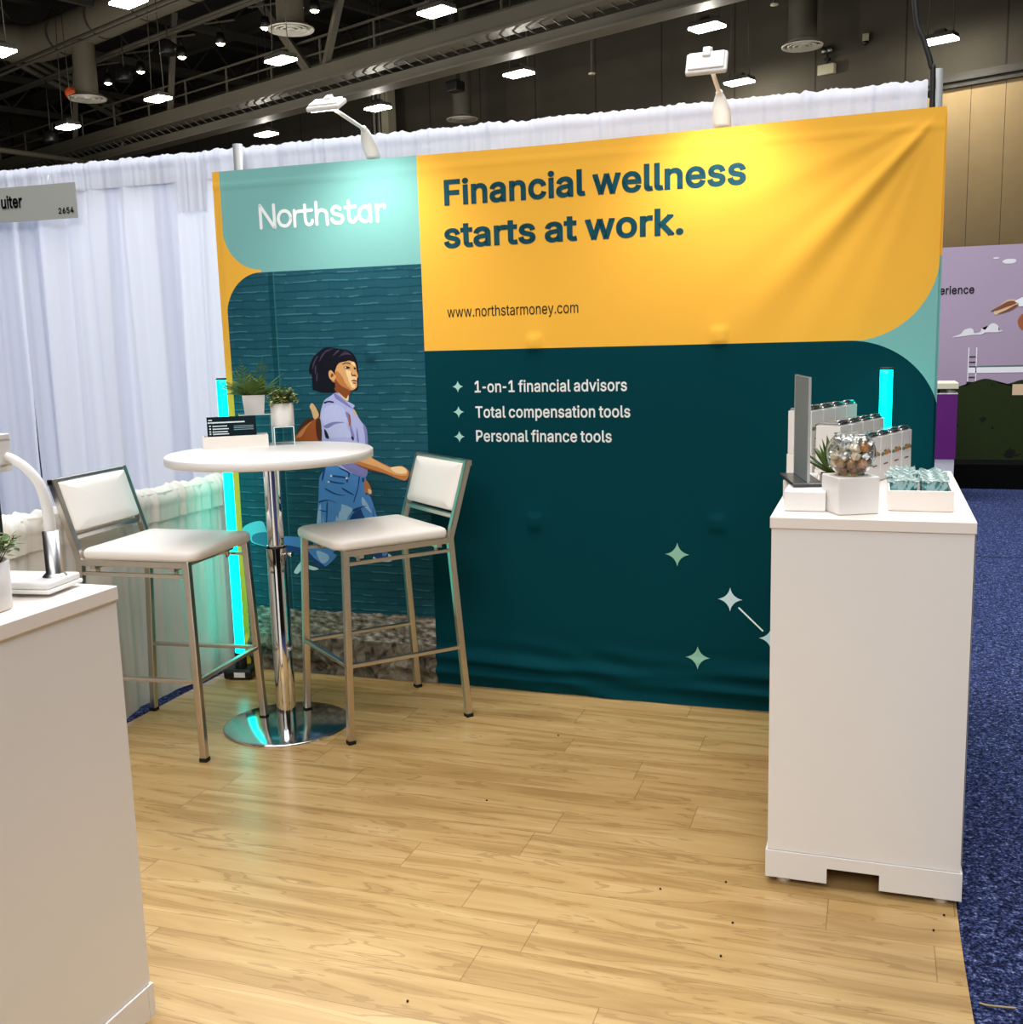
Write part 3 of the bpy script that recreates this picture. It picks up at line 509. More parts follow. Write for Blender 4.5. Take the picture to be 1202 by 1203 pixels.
for q, x in enumerate((-0.62, -0.36)):
    MB().tube(smooth_open([(x, -0.1, 0), (x, -0.1, 8), (x, -0.1, 10.3), (x + 0.2, -0.1, 10.75), (x + 0.7, -0.1, 10.8), (x + 1.6, -0.1, 10.7)], 4), 0.09, 8).build('pipe', GALV, t)
for (px, a, b, z, lb) in ((0, -8.0, 20.5, 8.75, 'thin black drop rod with a white sensor left of the tan panels'), (0, -13.35, 20.8, 8.25, 'thin black drop rod right of the middle hall lamp')):
    t = thing('drop_rod', lb, 'rod', H(a, b, z))
    MB().cyl((0, 0, 0.03), (0, 0, 13.0 - z), 0.03, 8).build('rod', DKMETAL2, t); MB().lathe([(0, 0), (0.09, 0.0), (0.09, 0.03), (0.02, 0.06), (0, 0.06)], n=14).build('sensor', COLM, t)
t = thing('emergency_light', 'small pale emergency light box on the dark wall by the right diffuser', 'emergency light', H(-8.75, 24.98, 8.42), math.atan2(-0.375, 0.927))
MB().box((0, -0.09, -0.2), (0.46, 0.16, 0.26), None, 0.02).build('battery_box', COLM, t)
MB().cyl((0, -0.08, -0.07), (0, -0.08, 0.2), 0.03, 8).box((0.0, -0.07, 0.05), (0.12, 0.12, 0.08)).build('bracket', BLACKP, t)
for x in (-0.08, 0.08): MB().lathe([(0, 0.1), (0.07, 0.1), (0.09, -0.06), (0, -0.05)], (x, -0.1, 0.26), 12).build('lamp_head', GALV, t)
t = thing('security_camera', 'small white dome camera on the dark wall right of the emergency light', 'camera', H(-7.75, 24.98, 8.75))
MB().box((0, -0.12, 0.05), (0.16, 0.2, 0.18), None, 0.02).build('housing', COLM, t); MB().lathe([(0, -0.1), (0.06, -0.07), (0.08, 0), (0, 0)], (0, -0.14, -0.04), 12).build('dome', BLACKP, t)
tag(MB().lathe([(0.02, -0.26), (0.10, -0.2), (0.19, -0.05), (0.19, 0.05), (0.12, 0.16), (0, 0.2)], H(-29.4, 14.9, 9.55), 16).build('balloon', mat('orange_rubber', (226, 92, 44), 0.5)), 'small orange balloon floating beside the left duct diffuser', 'balloon')
cab = smooth_open([(2.70, 0.60, 13.0), (2.72, 0.60, 6.0), (2.765, 0.60, 3.4), (2.80, 0.60, 2.71), (2.84, 0.60, 2.55), (2.866, 0.60, 2.46), (2.876, 0.60, 2.33), (2.876, 0.60, 1.2), (2.85, 0.60, 0.01)], 6)
tag(MB().tube(cab, 0.011, 10).build('power_cable', mat('black_rubber_cable', (34, 34, 34), 0.55)), 'black power cable dropping from the roof behind the banner corner', 'cable')

# ------------------------------------------------------------------ pipe and drape
class Pleats:
    """soft irregular folds: height of the cloth at (x, f), f running from 0 at the top to 1 at the hem"""
    def __init__(s, x0, x1, step, w, amp, seed, drift=0.05):
        rd = random.Random(seed); s.p = []; x = x0 - step
        while x < x1 + step:
            s.p.append((x, rd.uniform(0.55, 1.5) * w, rd.uniform(0.3, 1.0) * amp * (1 if rd.random() < 0.72 else -0.8), rd.uniform(-drift, drift), rd.uniform(0.55, 1.45)))
            x += step * rd.uniform(0.45, 1.6)
    def __call__(s, x, f):
        h = 0.0
        for (c, w, a, d, g) in s.p:
            q = (x - c - d * f) / (w * (1 + (g - 0.6) * f))
            if -2.6 < q < 2.6: h += a * math.exp(-q * q)
        return h
def drape(name, label, cat, x0, x1, z0, z1, y, seed, gap_r=0.0, gap_l=0.0, flaps=(), doubled=()):
    big = Pleats(x0, x1, 0.17, 0.036, 0.042, seed); mid = Pleats(x0, x1, 0.06, 0.014, 0.010, seed + 50, 0.02); fine = Pleats(x0, x1, 0.022, 0.006, 0.007, seed + 90, 0.02)
    crimp = Pleats(x0, x1, 0.030, 0.009, 0.008, seed + 7, 0.0)
    def edge(u, v):
        z = z0 + (z1 - z0) * v; lo, hi = x0, x1
        g = max(0.0, min(1.0, (1.45 - z) / 0.8)) if z > 0.7 else 1.0
        return lo + gap_l * g + (hi - gap_r * g - lo - gap_l * g) * u
    nx = int((x1 - x0) / 0.007); t = thing(name, label, cat, (0, 0, 0))
    def f1(u, v):
        x = edge(u, v); z = z0 + (z1 - z0) * v; f = 1 - v; pin = min(1, (z1 - z) / 0.30); top = 1 - min(1, (z1 - z) / 0.45)
        h = big(x, f) * (0.30 + 0.70 * pin) + mid(x, f) * 0.8 + fine(x, f) * top
        return Vector((x, y - 0.012 - h, z + (crimp(x, 0) if v > 0.995 else 0)))
    MB().grid(f1, nx, 30).build('cloth', DRAPE, t, normals=False)
    def f2(u, v):
        x = edge(u, 1.0); low = 0.135
        for (a, b, d) in flaps:
            if a < x < b: low = d
        z = z1 - 0.004 - low * (1 - v); f = (z1 - z) / (z1 - z0)
        h = max(big(x, f) * 0.35, 0) + mid(x, f) * 0.8 + fine(x, f) * 0.8 + 0.012 * math.sin(min(1, (z1 - z) / 0.06) * PI) * 0.5
        return Vector((x, y - 0.018 - h - 0.006, z + (crimp(x, 0) if v > 0.99 else 0)))
    MB().grid(f2, nx, 10).build('header', DRAPE2, t, normals=False)
    for (a, b) in doubled:                              # where one width of cloth laps behind the next
        MB().grid(lambda u, v: f1((a + (b - a) * u - x0) / (x1 - x0), v) + Vector((0.01 * math.sin(v * 5 + a * 9), 0.012, -0.004)), max(8, int((b - a) / 0.012)), 30).build('lapped_width', DRAPE, t, normals=False)
    return t
drape('drape', 'white floor-length drape at far left behind the grey hanging sign', 'drape', -3.4, -1.757, 0.02, 2.43, 0.74, 3, gap_r=0.009, doubled=((-3.4, -1.77),))
drape('drape', 'white floor-length drape between the gap at left and the left upright pole', 'drape', -1.757, -0.345, 0.02, 2.43, 0.74, 5, gap_l=0.009, flaps=((-0.70, -0.52, 0.285),), doubled=((-1.757, -1.60), (-1.16, -1.08), (-0.86, -0.74)))
drape('drape', 'white drape behind the banner, between the two upright poles', 'drape', -0.31, 2.862, 0.02, 2.43, 0.74, 9)
POLEM = mat('dull_aluminium', (150, 150, 147), 0.5, 0.6, noise=0.05, nscale=15)
for x, z1, lb in ((-0.284, 2.435, 'silver upright drape pole left of the banner'), (2.891, 2.455, 'silver upright drape pole behind the top right banner corner')):
    t = thing('drape_pole', lb, 'pole', (x, 0.645, -0.004), 0, 'upright drape poles')
    MB().cyl((0, 0, 0.006), (0, 0, z1), 0.024, 18).build('tube', POLEM, t)
    MB().bx(-0.2, 0.2, -0.2, 0.2, 0, 0.008).build('base_plate', DKMETAL, t)
for a, b, lb in ((-3.4, -0.35, 'silver crossbar carrying the left tall drapes'), (-0.305, 2.872, 'silver crossbar carrying the drape behind the banner')):
    tag(MB().cyl((a, 0.79, 2.39), (b, 0.79, 2.39), 0.016, 14).build('crossbar', GALV), lb, 'crossbar')

# low side rail with its drape, between this booth and the next
t = thing('side_rail_drape', 'low cream-white drape over the side rail left of the stools', 'drape')
lowb = Pleats(-2.7, 0.1, 0.17, 0.042, 0.030, 41); lowm = Pleats(-2.7, 0.1, 0.05, 0.016, 0.012, 43, 0.02); lowc = Pleats(-2.7, 0.1, 0.05, 0.014, 0.016, 44, 0.0)
def low_f(u, v):
    y = -2.6 + 2.66 * u; z = 0.035 + (0.865 - 0.035) * v + 0.028 * (1 - u) * v; f = 1 - v
    return Vector((-0.095 + lowb(y, f) * (0.35 + 0.65 * f) + lowm(y, f) * (1 - 0.6 * f), y, z + 0.02 * math.sin(y * 2.2) * f))
MB().grid(low_f, 360, 26).build('cloth', DRAPE_LOW, t, normals=False)
def low_h(u, v):
    p = low_f(u, 1.0 - 0.135 * (1 - v)); y = p.y; g = lowc(y, 0)
    if v > 0.55:
        q = (v - 0.55) / 0.45
        return Vector((p.x + 0.012 - 0.060 * q * q + 0.6 * g, y, p.z + 0.024 * math.sin(q * PI * 0.75) + 0.9 * g))
    return Vector((p.x + 0.008 + 0.5 * g, y, p.z))
MB().grid(low_h, 360, 14).build('header', DRAPE_LOW, t, normals=False)
t = thing('side_rail', 'silver low rail carrying the cream side drape', 'rail')
MB().cyl((-0.122, -2.6, 0.857), (-0.122, 0.05, 0.857), 0.015, 14).build('crossbar', GALV, t)
for y in (-2.6, 0.05): MB().cyl((-0.122, y, 0.0), (-0.122, y, 0.865), 0.015, 14).bx(-0.23, -0.09, y - 0.1, y + 0.1, -0.004, 0.003).build('post', GALV, t)

# grey booth sign hanging from the left drape
SIGN = mat('grey_sign_card', (176, 178, 170), 0.6)
INK = mat('black_print', (14, 14, 15), 0.6)
t = thing('hanging_sign', 'grey hanging booth sign numbered 2654 on the left drape', 'sign', (-1.36, 0.655, 2.16))
MB().box((-0.437, 0, 0.079), (1.03, 0.004, 0.180), (0, 0.006, 0)).build('card', SIGN, t)
m_ = MB(); put_text(m_, 'uiter', lambda x, z: Vector((x, -0.006, z)), -0.413, -0.272, 0.060, 0.066, 24, -12); m_.build('name_lettering', INK, t)
m_ = MB(); put_text(m_, '2654', lambda x, z: Vector((x, -0.006, z)), -0.039, 0.060, 0.012, 0.030, 20); m_.build('number_lettering', INK, t)
for x in (-0.1, -0.8): MB().cyl((x, 0.0, 0.165), (x, 0.012, 0.215), 0.0025, 6).build('hook', WHITE_PLASTIC, t)

# ------------------------------------------------------------------ fabric banner
BW, BH = 2.90, 2.192
BUMPS = [(1.419, 1.438), (2.141, 1.445), (1.405, 0.722), (2.138, 0.737), (0.712, 1.417), (0.735, 0.70)]
def sst(a, b, x):
    t = max(0.0, min(1.0, (x - a) / (b - a))); return t * t * (3 - 2 * t)
def dent(x, z):
    d = 0.0
    for bx_, bz_ in BUMPS:
        u, v = abs(x - bx_), abs(z - bz_)
        if u < 0.09 and v < 0.14:
            d += 0.009 * (1 - sst(0.018, 0.034, u)) * (1 - sst(0.022, 0.036, v)) + 0.004 * (1 - sst(0.0, 0.085, math.hypot(u, v * 0.7)))
    # drag folds running from the top right corner
    cx, cz = 2.885 - x, 2.175 - z; r = math.hypot(cx, cz); th = math.degrees(math.atan2(cz, cx))
    if r < 1.25 and 8 < th < 88:
        fall = sst(0.0, 0.14, r) * (1 - sst(0.35, 1.2, r))
        for a0, w, amp in ((46, 5.5, 0.023), (59, 5.0, 0.006), (35, 5.0, 0.005), (70, 5.0, 0.004), (20, 5.0, 0.004)):
            d += amp * fall * math.exp(-((th - a0) / w) ** 2)
    # slack cloth gathered along the bottom
    if z < 0.30:
        s = 1 - sst(0.05, 0.30, z)
        dip = 0.07 + 0.05 * math.exp(-((x - 1.55) / 0.45) ** 2) - 0.035 * math.exp(-((x - 2.4) / 0.4) ** 2)
        d += s * (0.030 * math.exp(-((z - 0.155 + 0.35 * dip) / 0.022) ** 2) + 0.026 * math.exp(-((z - 0.082 + 0.2 * dip) / 0.016) ** 2)) * (0.65 + 0.35 * math.sin(x * 5.3 + 1))
        d += s * 0.007 * math.sin(x * 19 + z * 60) * math.exp(-((x - 1.62) / 0.22) ** 2)
        d += s * 0.006 * math.sin(z * 70 + x * 4)
    d += 0.003 * math.sin(x * 4.1 + z * 2.0) * math.sin(z * 3.3)
    # hem ridges
    d += 0.003 * (1 - sst(0.0, 0.012, abs(z - (BH - 0.062)))) + 0.003 * (1 - sst(0.0, 0.012, abs(x - 0.028))) * (1 if z > 0 else 0)
    return d
def bshape(x, z, off=0.0):
    return Vector((x, -0.004 - dent(x, z) - off, z))

k = NB('printed_banner_fabric')
YEL, TEAL, DARK = C4(242, 182, 68), C4(124, 182, 178), C4(0, 57, 66)
m_teal = k.cut_corner(k.rect(0.031, 0.948, 1.765, 3), 0.207, 1.955, 0.178, -1, -1)
m_photo = k.cut_corner(k.rect(0.028, 0.9485, -1, 1.765), 0.205, 1.588, 0.178, -1, 1)
m_left = k.M('LESS_THAN', k.x, 0.948)
m_yr = k.cut_corner(k.rect(0.948, 5, 1.417, 3), 2.61, 1.702, 0.287, 1, -1)
m_dk = k.cut_corner(k.rect(0.943, 5, -1, 1.417), 2.60, 1.10, 0.317, 1, 1)
# brick wall of the printed photograph
CH = 0.0335
wob = k.M('MULTIPLY', k.M('SUBTRACT', k.noise(9, 3), 0.5), 0.016)
zr = k.M('DIVIDE', k.M('ADD', k.z, wob), CH); rowi = k.M('FLOOR', zr); fz = k.M('FRACT', zr)
xr = k.M('ADD', k.M('DIVIDE', k.x, 0.105), k.M('MULTIPLY', k.M('MODULO', rowi, 2.0), 0.5)); fxx = k.M('FRACT', xr)
rr = k.white(k.vec(rowi, k.M('FLOOR', xr), 2.0))
mort = k.M('LESS_THAN', fz, 0.20); hil = k.inside(fz, 0.20, 0.36); vm_ = k.M('MULTIPLY', k.M('LESS_THAN', fxx, 0.04), 0.22)
streak = k.noise(1.0, 4, k.vec(k.M('MULTIPLY', k.x, 14.0), 0.0, k.M('MULTIPLY', k.z, 80.0)))
brick = k.mix(k.M('MULTIPLY', rr, 0.5), C4(34, 84, 98), C4(44, 98, 112)); brick = k.mix(k.M('MULTIPLY', streak, 0.55), brick, C4(22, 70, 84))
brick = k.mix(vm_, brick, C4(14, 54, 64)); brick = k.mix(k.M('MULTIPLY', hil, k.M('MULTIPLY', k.M('GREATER_THAN', k.noise(1.0, 3, k.vec(k.M('MULTIPLY', k.x, 9.0), 3.0, k.M('MULTIPLY', k.z, 40.0))), 0.52), 0.42)), brick, C4(84, 140, 150)); brick = k.mix(k.M('MULTIPLY', mort, 0.5), brick, C4(14, 54, 66))
pipe = k.inside(k.x, 0.238, 0.262); brick = k.mix(k.M('MULTIPLY', pipe, 0.6), brick, C4(12, 58, 68)); brick = k.mix(k.M('MULTIPLY', k.inside(k.x, 0.262, 0.268), 0.6), brick, C4(52, 116, 124))
# verge of rough ground under the wall
gn = k.noise(1.0, 6, k.vec(k.M('MULTIPLY', k.x, 26.0), 0.0, k.M('MULTIPLY', k.z, 60.0)))
gr_ = k.ramp(gn, [(0.32, C4(58, 56, 50)), (0.5, C4(128, 124, 114)), (0.68, C4(196, 192, 180))])
dirt = k.ramp(k.noise(16, 6, None, 1.5), [(0.35, C4(58, 53, 46)), (0.55, C4(118, 108, 94)), (0.7, C4(150, 142, 128))])
gedge = k.M('ADD', 0.295, k.M('MULTIPLY', k.M('SUBTRACT', k.noise(22, 3), 0.5), 0.03))
ground = k.mix(k.M('GREATER_THAN', k.z, 0.17), dirt, gr_)
photo = k.mix(k.M('LESS_THAN', k.z, gedge), brick, ground)
right = k.mix(m_dk, TEAL, DARK); right = k.mix(m_yr, right, YEL)
left = k.mix(m_teal, YEL, TEAL); left = k.mix(m_photo, left, photo)
colr = k.mix(m_left, right, left)
k.bump(k.noise(700, 2), 0.05, 0.002)
FABRIC = k.fin(colr, 0.75, 0.06)

bn = thing('banner_display', 'large printed fabric banner wall headed Financial wellness starts at work', 'banner')
def bf(u, v):
    x = -0.006 + (BW + 0.010) * u; z = 0.004 + (BH - 0.004) * v
    zz = z - 0.010 * sst(0.0, 1.0, 1 - abs(u - 0.5) * 2) * (1 if v > 0.5 else 0) * v
    return bshape(x + (0.004 * math.sin(z * 2.1) if u > 0.99 else 0) - 0.012 * (sst(0.6, 1.0, u) * math.sin(min(1, max(0, z / BH)) * PI)), zz)
fo = MB().grid(bf, 232, 180).build('fabric', FABRIC, bn, normals=False)
hm = MB()
hm.bx(-0.008, 0.012, 0.012, 0.03, 0.004, BH - 0.004).bx(BW - 0.012, BW + 0.004, 0.012, 0.03, 0.004, BH - 0.004).bx(0, BW, 0.012, 0.03, BH - 0.024, BH - 0.014)
hm.build('fabric_return', FABRIC, bn)
fr = MB()
for x in (0.04, 0.73, 1.41, 2.14, 2.85): fr.bar((x, 0.06, 0.0), (x, 0.06, BH - 0.03), 0.025, 0.025, (1, 0, 0)).bar((x, 0.34, 0.0), (x, 0.34, BH - 0.03), 0.025, 0.025, (1, 0, 0))
for z in (0.02, 0.73, 1.43, BH - 0.05): fr.bar((0.04, 0.06, z), (2.85, 0.06, z), 0.02, 0.02).bar((0.04, 0.34, z), (2.85, 0.34, z), 0.02, 0.02); [fr.bar((x, 0.06, z), (x, 0.34, z), 0.02, 0.02) for x in (0.04, 1.41, 2.85)]
fr.build('frame', GALV, bn)

FLATS = {'hair': (12, 12, 26), 'hair2': (66, 54, 84), 'skin': (226, 168, 108), 'skin_l': (250, 214, 160), 'skin_m': (196, 124, 68), 'skin_d': (140, 74, 34), 'ink': (30, 20, 18), 'ink_b': (26, 28, 54), 'white': (240, 238, 232),
         'lip': (160, 84, 66), 'bag': (168, 84, 38), 'bag_l': (206, 128, 78), 'bag_d': (74, 42, 24), 'strap': (216, 178, 130), 'shirt': (180, 184, 232), 'shirt_l': (194, 198, 240), 'shirt_d': (130, 130, 190),
         'jean': (82, 144, 214), 'jean_l': (160, 198, 236), 'jean_d': (30, 70, 130), 'sock': (104, 196, 214), 'shoe_cyan_glow_d': (48, 120, 150), 'shoe': (198, 226, 234)}  # cyan shoe tones have the light tube's glow painted in
PRINT = {n: mat('print_' + n, c, 0.65, noise=0.07, nscale=90, spec=0.25) for n, c in FLATS.items()}
FIGURE = [
('printed_hair','hair',3,[(0.4912,1.441),(0.5185,1.442),(0.5542,1.436),(0.584,1.432),(0.6046,1.427),(0.6233,1.414),(0.637,1.394),(0.6424,1.369),(0.6448,1.337),(0.6428,1.3),(0.6389,1.268),(0.6295,1.26),(0.61,1.259),(0.5615,1.253),(0.5313,1.253),(0.5069,1.251),(0.4703,1.252),(0.4523,1.257),(0.4373,1.262),(0.4236,1.265),(0.4371,1.284),(0.4339,1.305),(0.4276,1.327),(0.4219,1.334),(0.4155,1.33),(0.4113,1.346),(0.4183,1.373),(0.4338,1.4),(0.4596,1.422)]),
('printed_hair','hair2',4,[(0.4934,1.428),(0.5242,1.436),(0.5331,1.435),(0.5022,1.424),(0.4866,1.416)]),
('printed_hair','hair2',4,[(0.5414,1.421),(0.5539,1.43),(0.5628,1.429),(0.5439,1.413),(0.5284,1.406)]),
('printed_hair','hair2',4,[(0.4322,1.375),(0.4492,1.402),(0.4587,1.407),(0.4416,1.378),(0.4292,1.351)]),
('printed_hair','hair2',4,[(0.4439,1.319),(0.4514,1.34),(0.4516,1.319),(0.4462,1.297)]),
('printed_hair','hair2',4,[(0.5776,1.425),(0.6014,1.423),(0.6155,1.409),(0.598,1.416)]),
('printed_hair','hair2',4,[(0.4741,1.409),(0.4901,1.423),(0.4929,1.419),(0.4781,1.401),(0.4633,1.383)]),
('printed_hair','hair2',4,[(0.4402,1.357),(0.4472,1.37),(0.4453,1.34),(0.44,1.33)]),
('printed_face','skin_d',4,[(0.5326,1.275),(0.6012,1.263),(0.5954,1.239),(0.5922,1.22),(0.5866,1.218),(0.5721,1.227),(0.5551,1.246),(0.5359,1.254)]),
('printed_face','skin',5,[(0.5371,1.349),(0.5457,1.368),(0.5567,1.376),(0.5751,1.382),(0.5963,1.386),(0.62,1.382),(0.63,1.376),(0.6353,1.364),(0.6353,1.348),(0.6403,1.331),(0.6426,1.319),(0.6384,1.312),(0.6364,1.303),(0.635,1.293),(0.6367,1.283),(0.6323,1.272),(0.6193,1.264),(0.6011,1.26),(0.5802,1.263),(0.5568,1.274),(0.5396,1.291),(0.5345,1.317)]),
('printed_face','skin_m',6,[(0.537,1.339),(0.5515,1.339),(0.5698,1.317),(0.5791,1.296),(0.593,1.277),(0.6073,1.264),(0.6011,1.26),(0.5802,1.263),(0.5567,1.274),(0.5396,1.29),(0.5344,1.315)]),
('printed_face','skin_d',7,[(0.5348,1.312),(0.546,1.296),(0.5631,1.28),(0.5836,1.27),(0.5982,1.262),(0.5978,1.255),(0.5796,1.253),(0.5587,1.256),(0.5377,1.258),(0.5332,1.285)]),
('printed_face','skin_l',6,[(0.5864,1.345),(0.6115,1.339),(0.6341,1.316),(0.6356,1.3),(0.6262,1.282),(0.6273,1.274),(0.6137,1.271),(0.6055,1.284),(0.595,1.311)]),
('printed_face','skin_l',8,[(0.5436,1.256),(0.5609,1.242),(0.5811,1.226),(0.5909,1.239),(0.5945,1.239),(0.5916,1.22),(0.5851,1.218),(0.5692,1.228),(0.5521,1.246)]),
('printed_face','skin',6,[(0.5054,1.337),(0.5142,1.347),(0.5259,1.34),(0.5328,1.328),(0.5391,1.323),(0.5362,1.309),(0.5266,1.301),(0.5148,1.307),(0.5064,1.318)]),
('printed_face','skin_d',7,[(0.5161,1.329),(0.524,1.334),(0.528,1.324),(0.5215,1.318),(0.514,1.318)]),
('printed_face','skin_m',6,[(0.5162,1.304),(0.5266,1.302),(0.5358,1.309),(0.5351,1.296),(0.5248,1.296)]),
('printed_hair','hair',9,[(0.5334,1.339),(0.5454,1.363),(0.5566,1.375),(0.569,1.38),(0.5871,1.382),(0.6082,1.386),(0.6199,1.381),(0.6302,1.38),(0.6371,1.369),(0.6417,1.372),(0.6341,1.396),(0.6187,1.413),(0.5954,1.423),(0.5592,1.418),(0.5366,1.392)]),
('printed_hair','hair2',10,[(0.5581,1.4),(0.5772,1.418),(0.6012,1.419),(0.6154,1.407),(0.5977,1.411),(0.5736,1.407)]),
('printed_face','skin_l',9,[(0.6121,1.375),(0.6228,1.38),(0.63,1.375),(0.6322,1.361),(0.6249,1.364)]),
('printed_face','ink',11,[(0.573,1.372),(0.5944,1.378),(0.6105,1.373),(0.6097,1.37),(0.5941,1.375),(0.5744,1.37)]),
('printed_face','ink',11,[(0.5782,1.358),(0.5919,1.362),(0.6037,1.359),(0.6089,1.356),(0.6003,1.352),(0.5869,1.353)]),
('printed_face','ink',11,[(0.6245,1.357),(0.6339,1.355),(0.6336,1.348),(0.6271,1.35)]),
('printed_face','white',12,[(0.5821,1.357),(0.5888,1.36),(0.59,1.355),(0.584,1.355)]),
('printed_face','skin_d',10,[(0.6121,1.322),(0.6198,1.327),(0.6332,1.325),(0.6328,1.319),(0.6224,1.32)]),
('printed_face','skin_d',10,[(0.6111,1.331),(0.6151,1.338),(0.6176,1.33),(0.6151,1.323)]),
('printed_face','lip',10,[(0.6088,1.3),(0.6231,1.306),(0.6351,1.302),(0.6337,1.297),(0.6212,1.298)]),
('printed_face','lip',10,[(0.6165,1.294),(0.6313,1.293),(0.6302,1.288),(0.6192,1.289)]),
('printed_backpack','bag',2,[(0.3207,1.057),(0.3379,1.08),(0.3629,1.103),(0.3928,1.123),(0.4301,1.142),(0.4559,1.144),(0.4582,1.057),(0.4576,1.048),(0.3227,1.047)]),
('printed_backpack','bag_d',1,[(0.336,1.089),(0.356,1.117),(0.3915,1.144),(0.4223,1.141),(0.3952,1.121),(0.3628,1.101),(0.3378,1.077)]),
('printed_backpack','bag_l',4,[(0.3289,1.061),(0.3542,1.089),(0.3817,1.112),(0.4113,1.13),(0.3837,1.103),(0.3553,1.066)]),
('printed_backpack','bag_d',4,[(0.4294,1.13),(0.453,1.139),(0.4541,1.057),(0.4324,1.057)]),
('printed_backpack','bag_d',1,[(0.4173,1.208),(0.4367,1.189),(0.4525,1.171),(0.4532,1.142),(0.4301,1.142)]),
('printed_backpack','strap',3,[(0.4041,1.194),(0.4174,1.209),(0.4364,1.185),(0.4463,1.155),(0.4223,1.14),(0.4117,1.176)]),
('printed_shirt','shirt',3,[(0.4812,1.223),(0.5075,1.238),(0.5311,1.251),(0.5511,1.247),(0.5749,1.224),(0.5918,1.213),(0.6195,1.197),(0.6101,1.182),(0.6287,1.156),(0.6494,1.125),(0.668,1.101),(0.6729,1.054),(0.6708,1.013),(0.6716,0.9813),(0.6649,0.9314),(0.6544,0.8948),(0.6217,0.8943),(0.5921,0.9075),(0.572,0.9118),(0.5227,0.9387),(0.4922,0.9429),(0.4662,0.9379),(0.4533,1.062),(0.4509,1.13),(0.4561,1.171),(0.4701,1.207)]),
('printed_shirt','shirt_l',4,[(0.4709,1.18),(0.508,1.202),(0.5482,1.198),(0.5768,1.171),(0.5851,1.139),(0.576,1.112),(0.5966,1.076),(0.5958,1.062),(0.5402,1.062),(0.4892,1.062),(0.4741,1.107),(0.4584,1.144)]),
('printed_shirt','shirt_d',5,[(0.4666,1.11),(0.5136,1.128),(0.5692,1.126),(0.5232,1.119),(0.4865,1.101)]),
('printed_shirt','shirt_d',5,[(0.5743,1.171),(0.5938,1.159),(0.5986,1.112),(0.6111,1.067),(0.6001,1.049),(0.5908,1.107),(0.5826,1.139)]),
('printed_shirt','ink_b',6,[(0.4684,1.097),(0.4804,1.086),(0.49,1.058),(0.4747,1.058),(0.4696,1.075)]),
('printed_shirt','ink_b',6,[(0.5949,1.065),(0.6045,1.065),(0.6077,1.051),(0.5993,1.053)]),
('printed_shirt','shirt_d',4,[(0.5261,1.251),(0.5601,1.229),(0.608,1.188),(0.6126,1.182),(0.5882,1.193),(0.559,1.211),(0.5298,1.229)]),
('printed_shirt','ink_b',7,[(0.4739,1.212),(0.4988,1.218),(0.5213,1.214),(0.5185,1.209),(0.4959,1.212),(0.4802,1.206)]),
('printed_shirt','strap',6,[(0.6075,1.179),(0.6185,1.179),(0.6365,1.143),(0.6261,1.155)]),
('printed_shirt','bag',6,[(0.5874,1.162),(0.596,1.155),(0.5971,1.121),(0.5865,1.111),(0.5911,1.139)]),
('printed_shirt','shirt_d',5,[(0.5337,0.9516),(0.5946,0.9523),(0.6438,0.9311),(0.6645,0.9245),(0.6559,0.8948),(0.6218,0.8966),(0.5922,0.9098),(0.5652,0.9255)]),
('printed_shirt','shirt_d',4,[(0.6539,1.117),(0.669,1.101),(0.6729,1.054),(0.6708,0.9859),(0.6593,0.9858),(0.6615,1.054)]),
('printed_shirt','shirt_d',4,[(0.6235,1.107),(0.6307,1.058),(0.6297,1.04),(0.6204,1.053)]),
('printed_arm','skin_m',8,[(0.5948,0.9555),(0.6158,0.9694),(0.6693,0.9859),(0.696,0.9725),(0.7445,0.9496),(0.7735,0.9382),(0.8032,0.9422),(0.8277,0.9425),(0.8537,0.9249),(0.8551,0.9025),(0.8395,0.882),(0.82,0.8839),(0.7958,0.8916),(0.7571,0.9064),(0.718,0.9176),(0.6736,0.926),(0.6392,0.9392)]),
('printed_arm','skin',9,[(0.6156,0.9672),(0.6692,0.9836),(0.6959,0.9698),(0.7443,0.946),(0.7734,0.9364),(0.8252,0.9407),(0.8502,0.9226),(0.8405,0.9023),(0.7916,0.906),(0.7578,0.9191),(0.714,0.9366),(0.6649,0.9495)]),
('printed_arm','skin_l',10,[(0.7734,0.9351),(0.8227,0.9398),(0.8464,0.9239),(0.8385,0.9112),(0.7969,0.9128)]),
('printed_arm','skin_d',10,[(0.5998,0.9542),(0.6393,0.9401),(0.6935,0.9249),(0.7571,0.9064),(0.7179,0.9153),(0.6735,0.9233),(0.6341,0.9373)]),
('printed_arm','skin_m',8,[(0.6486,0.881),(0.6655,0.8676),(0.6788,0.8359),(0.6754,0.8184),(0.6605,0.8218),(0.6446,0.8352)]),
('printed_arm','skin_l',9,[(0.6616,0.8424),(0.6778,0.8358),(0.6751,0.8221),(0.6641,0.8241)]),
('printed_jeans','jean_d',4,[(0.567,0.7449),(0.6581,0.8503),(0.6893,0.7555),(0.7129,0.6677),(0.7429,0.5463),(0.69,0.5367),(0.6282,0.5978),(0.5837,0.6784)]),
('printed_jeans','jean',6,[(0.6209,0.7611),(0.6606,0.821),(0.6893,0.7555),(0.7129,0.6677),(0.7398,0.5648),(0.6994,0.5632),(0.6685,0.6662)]),
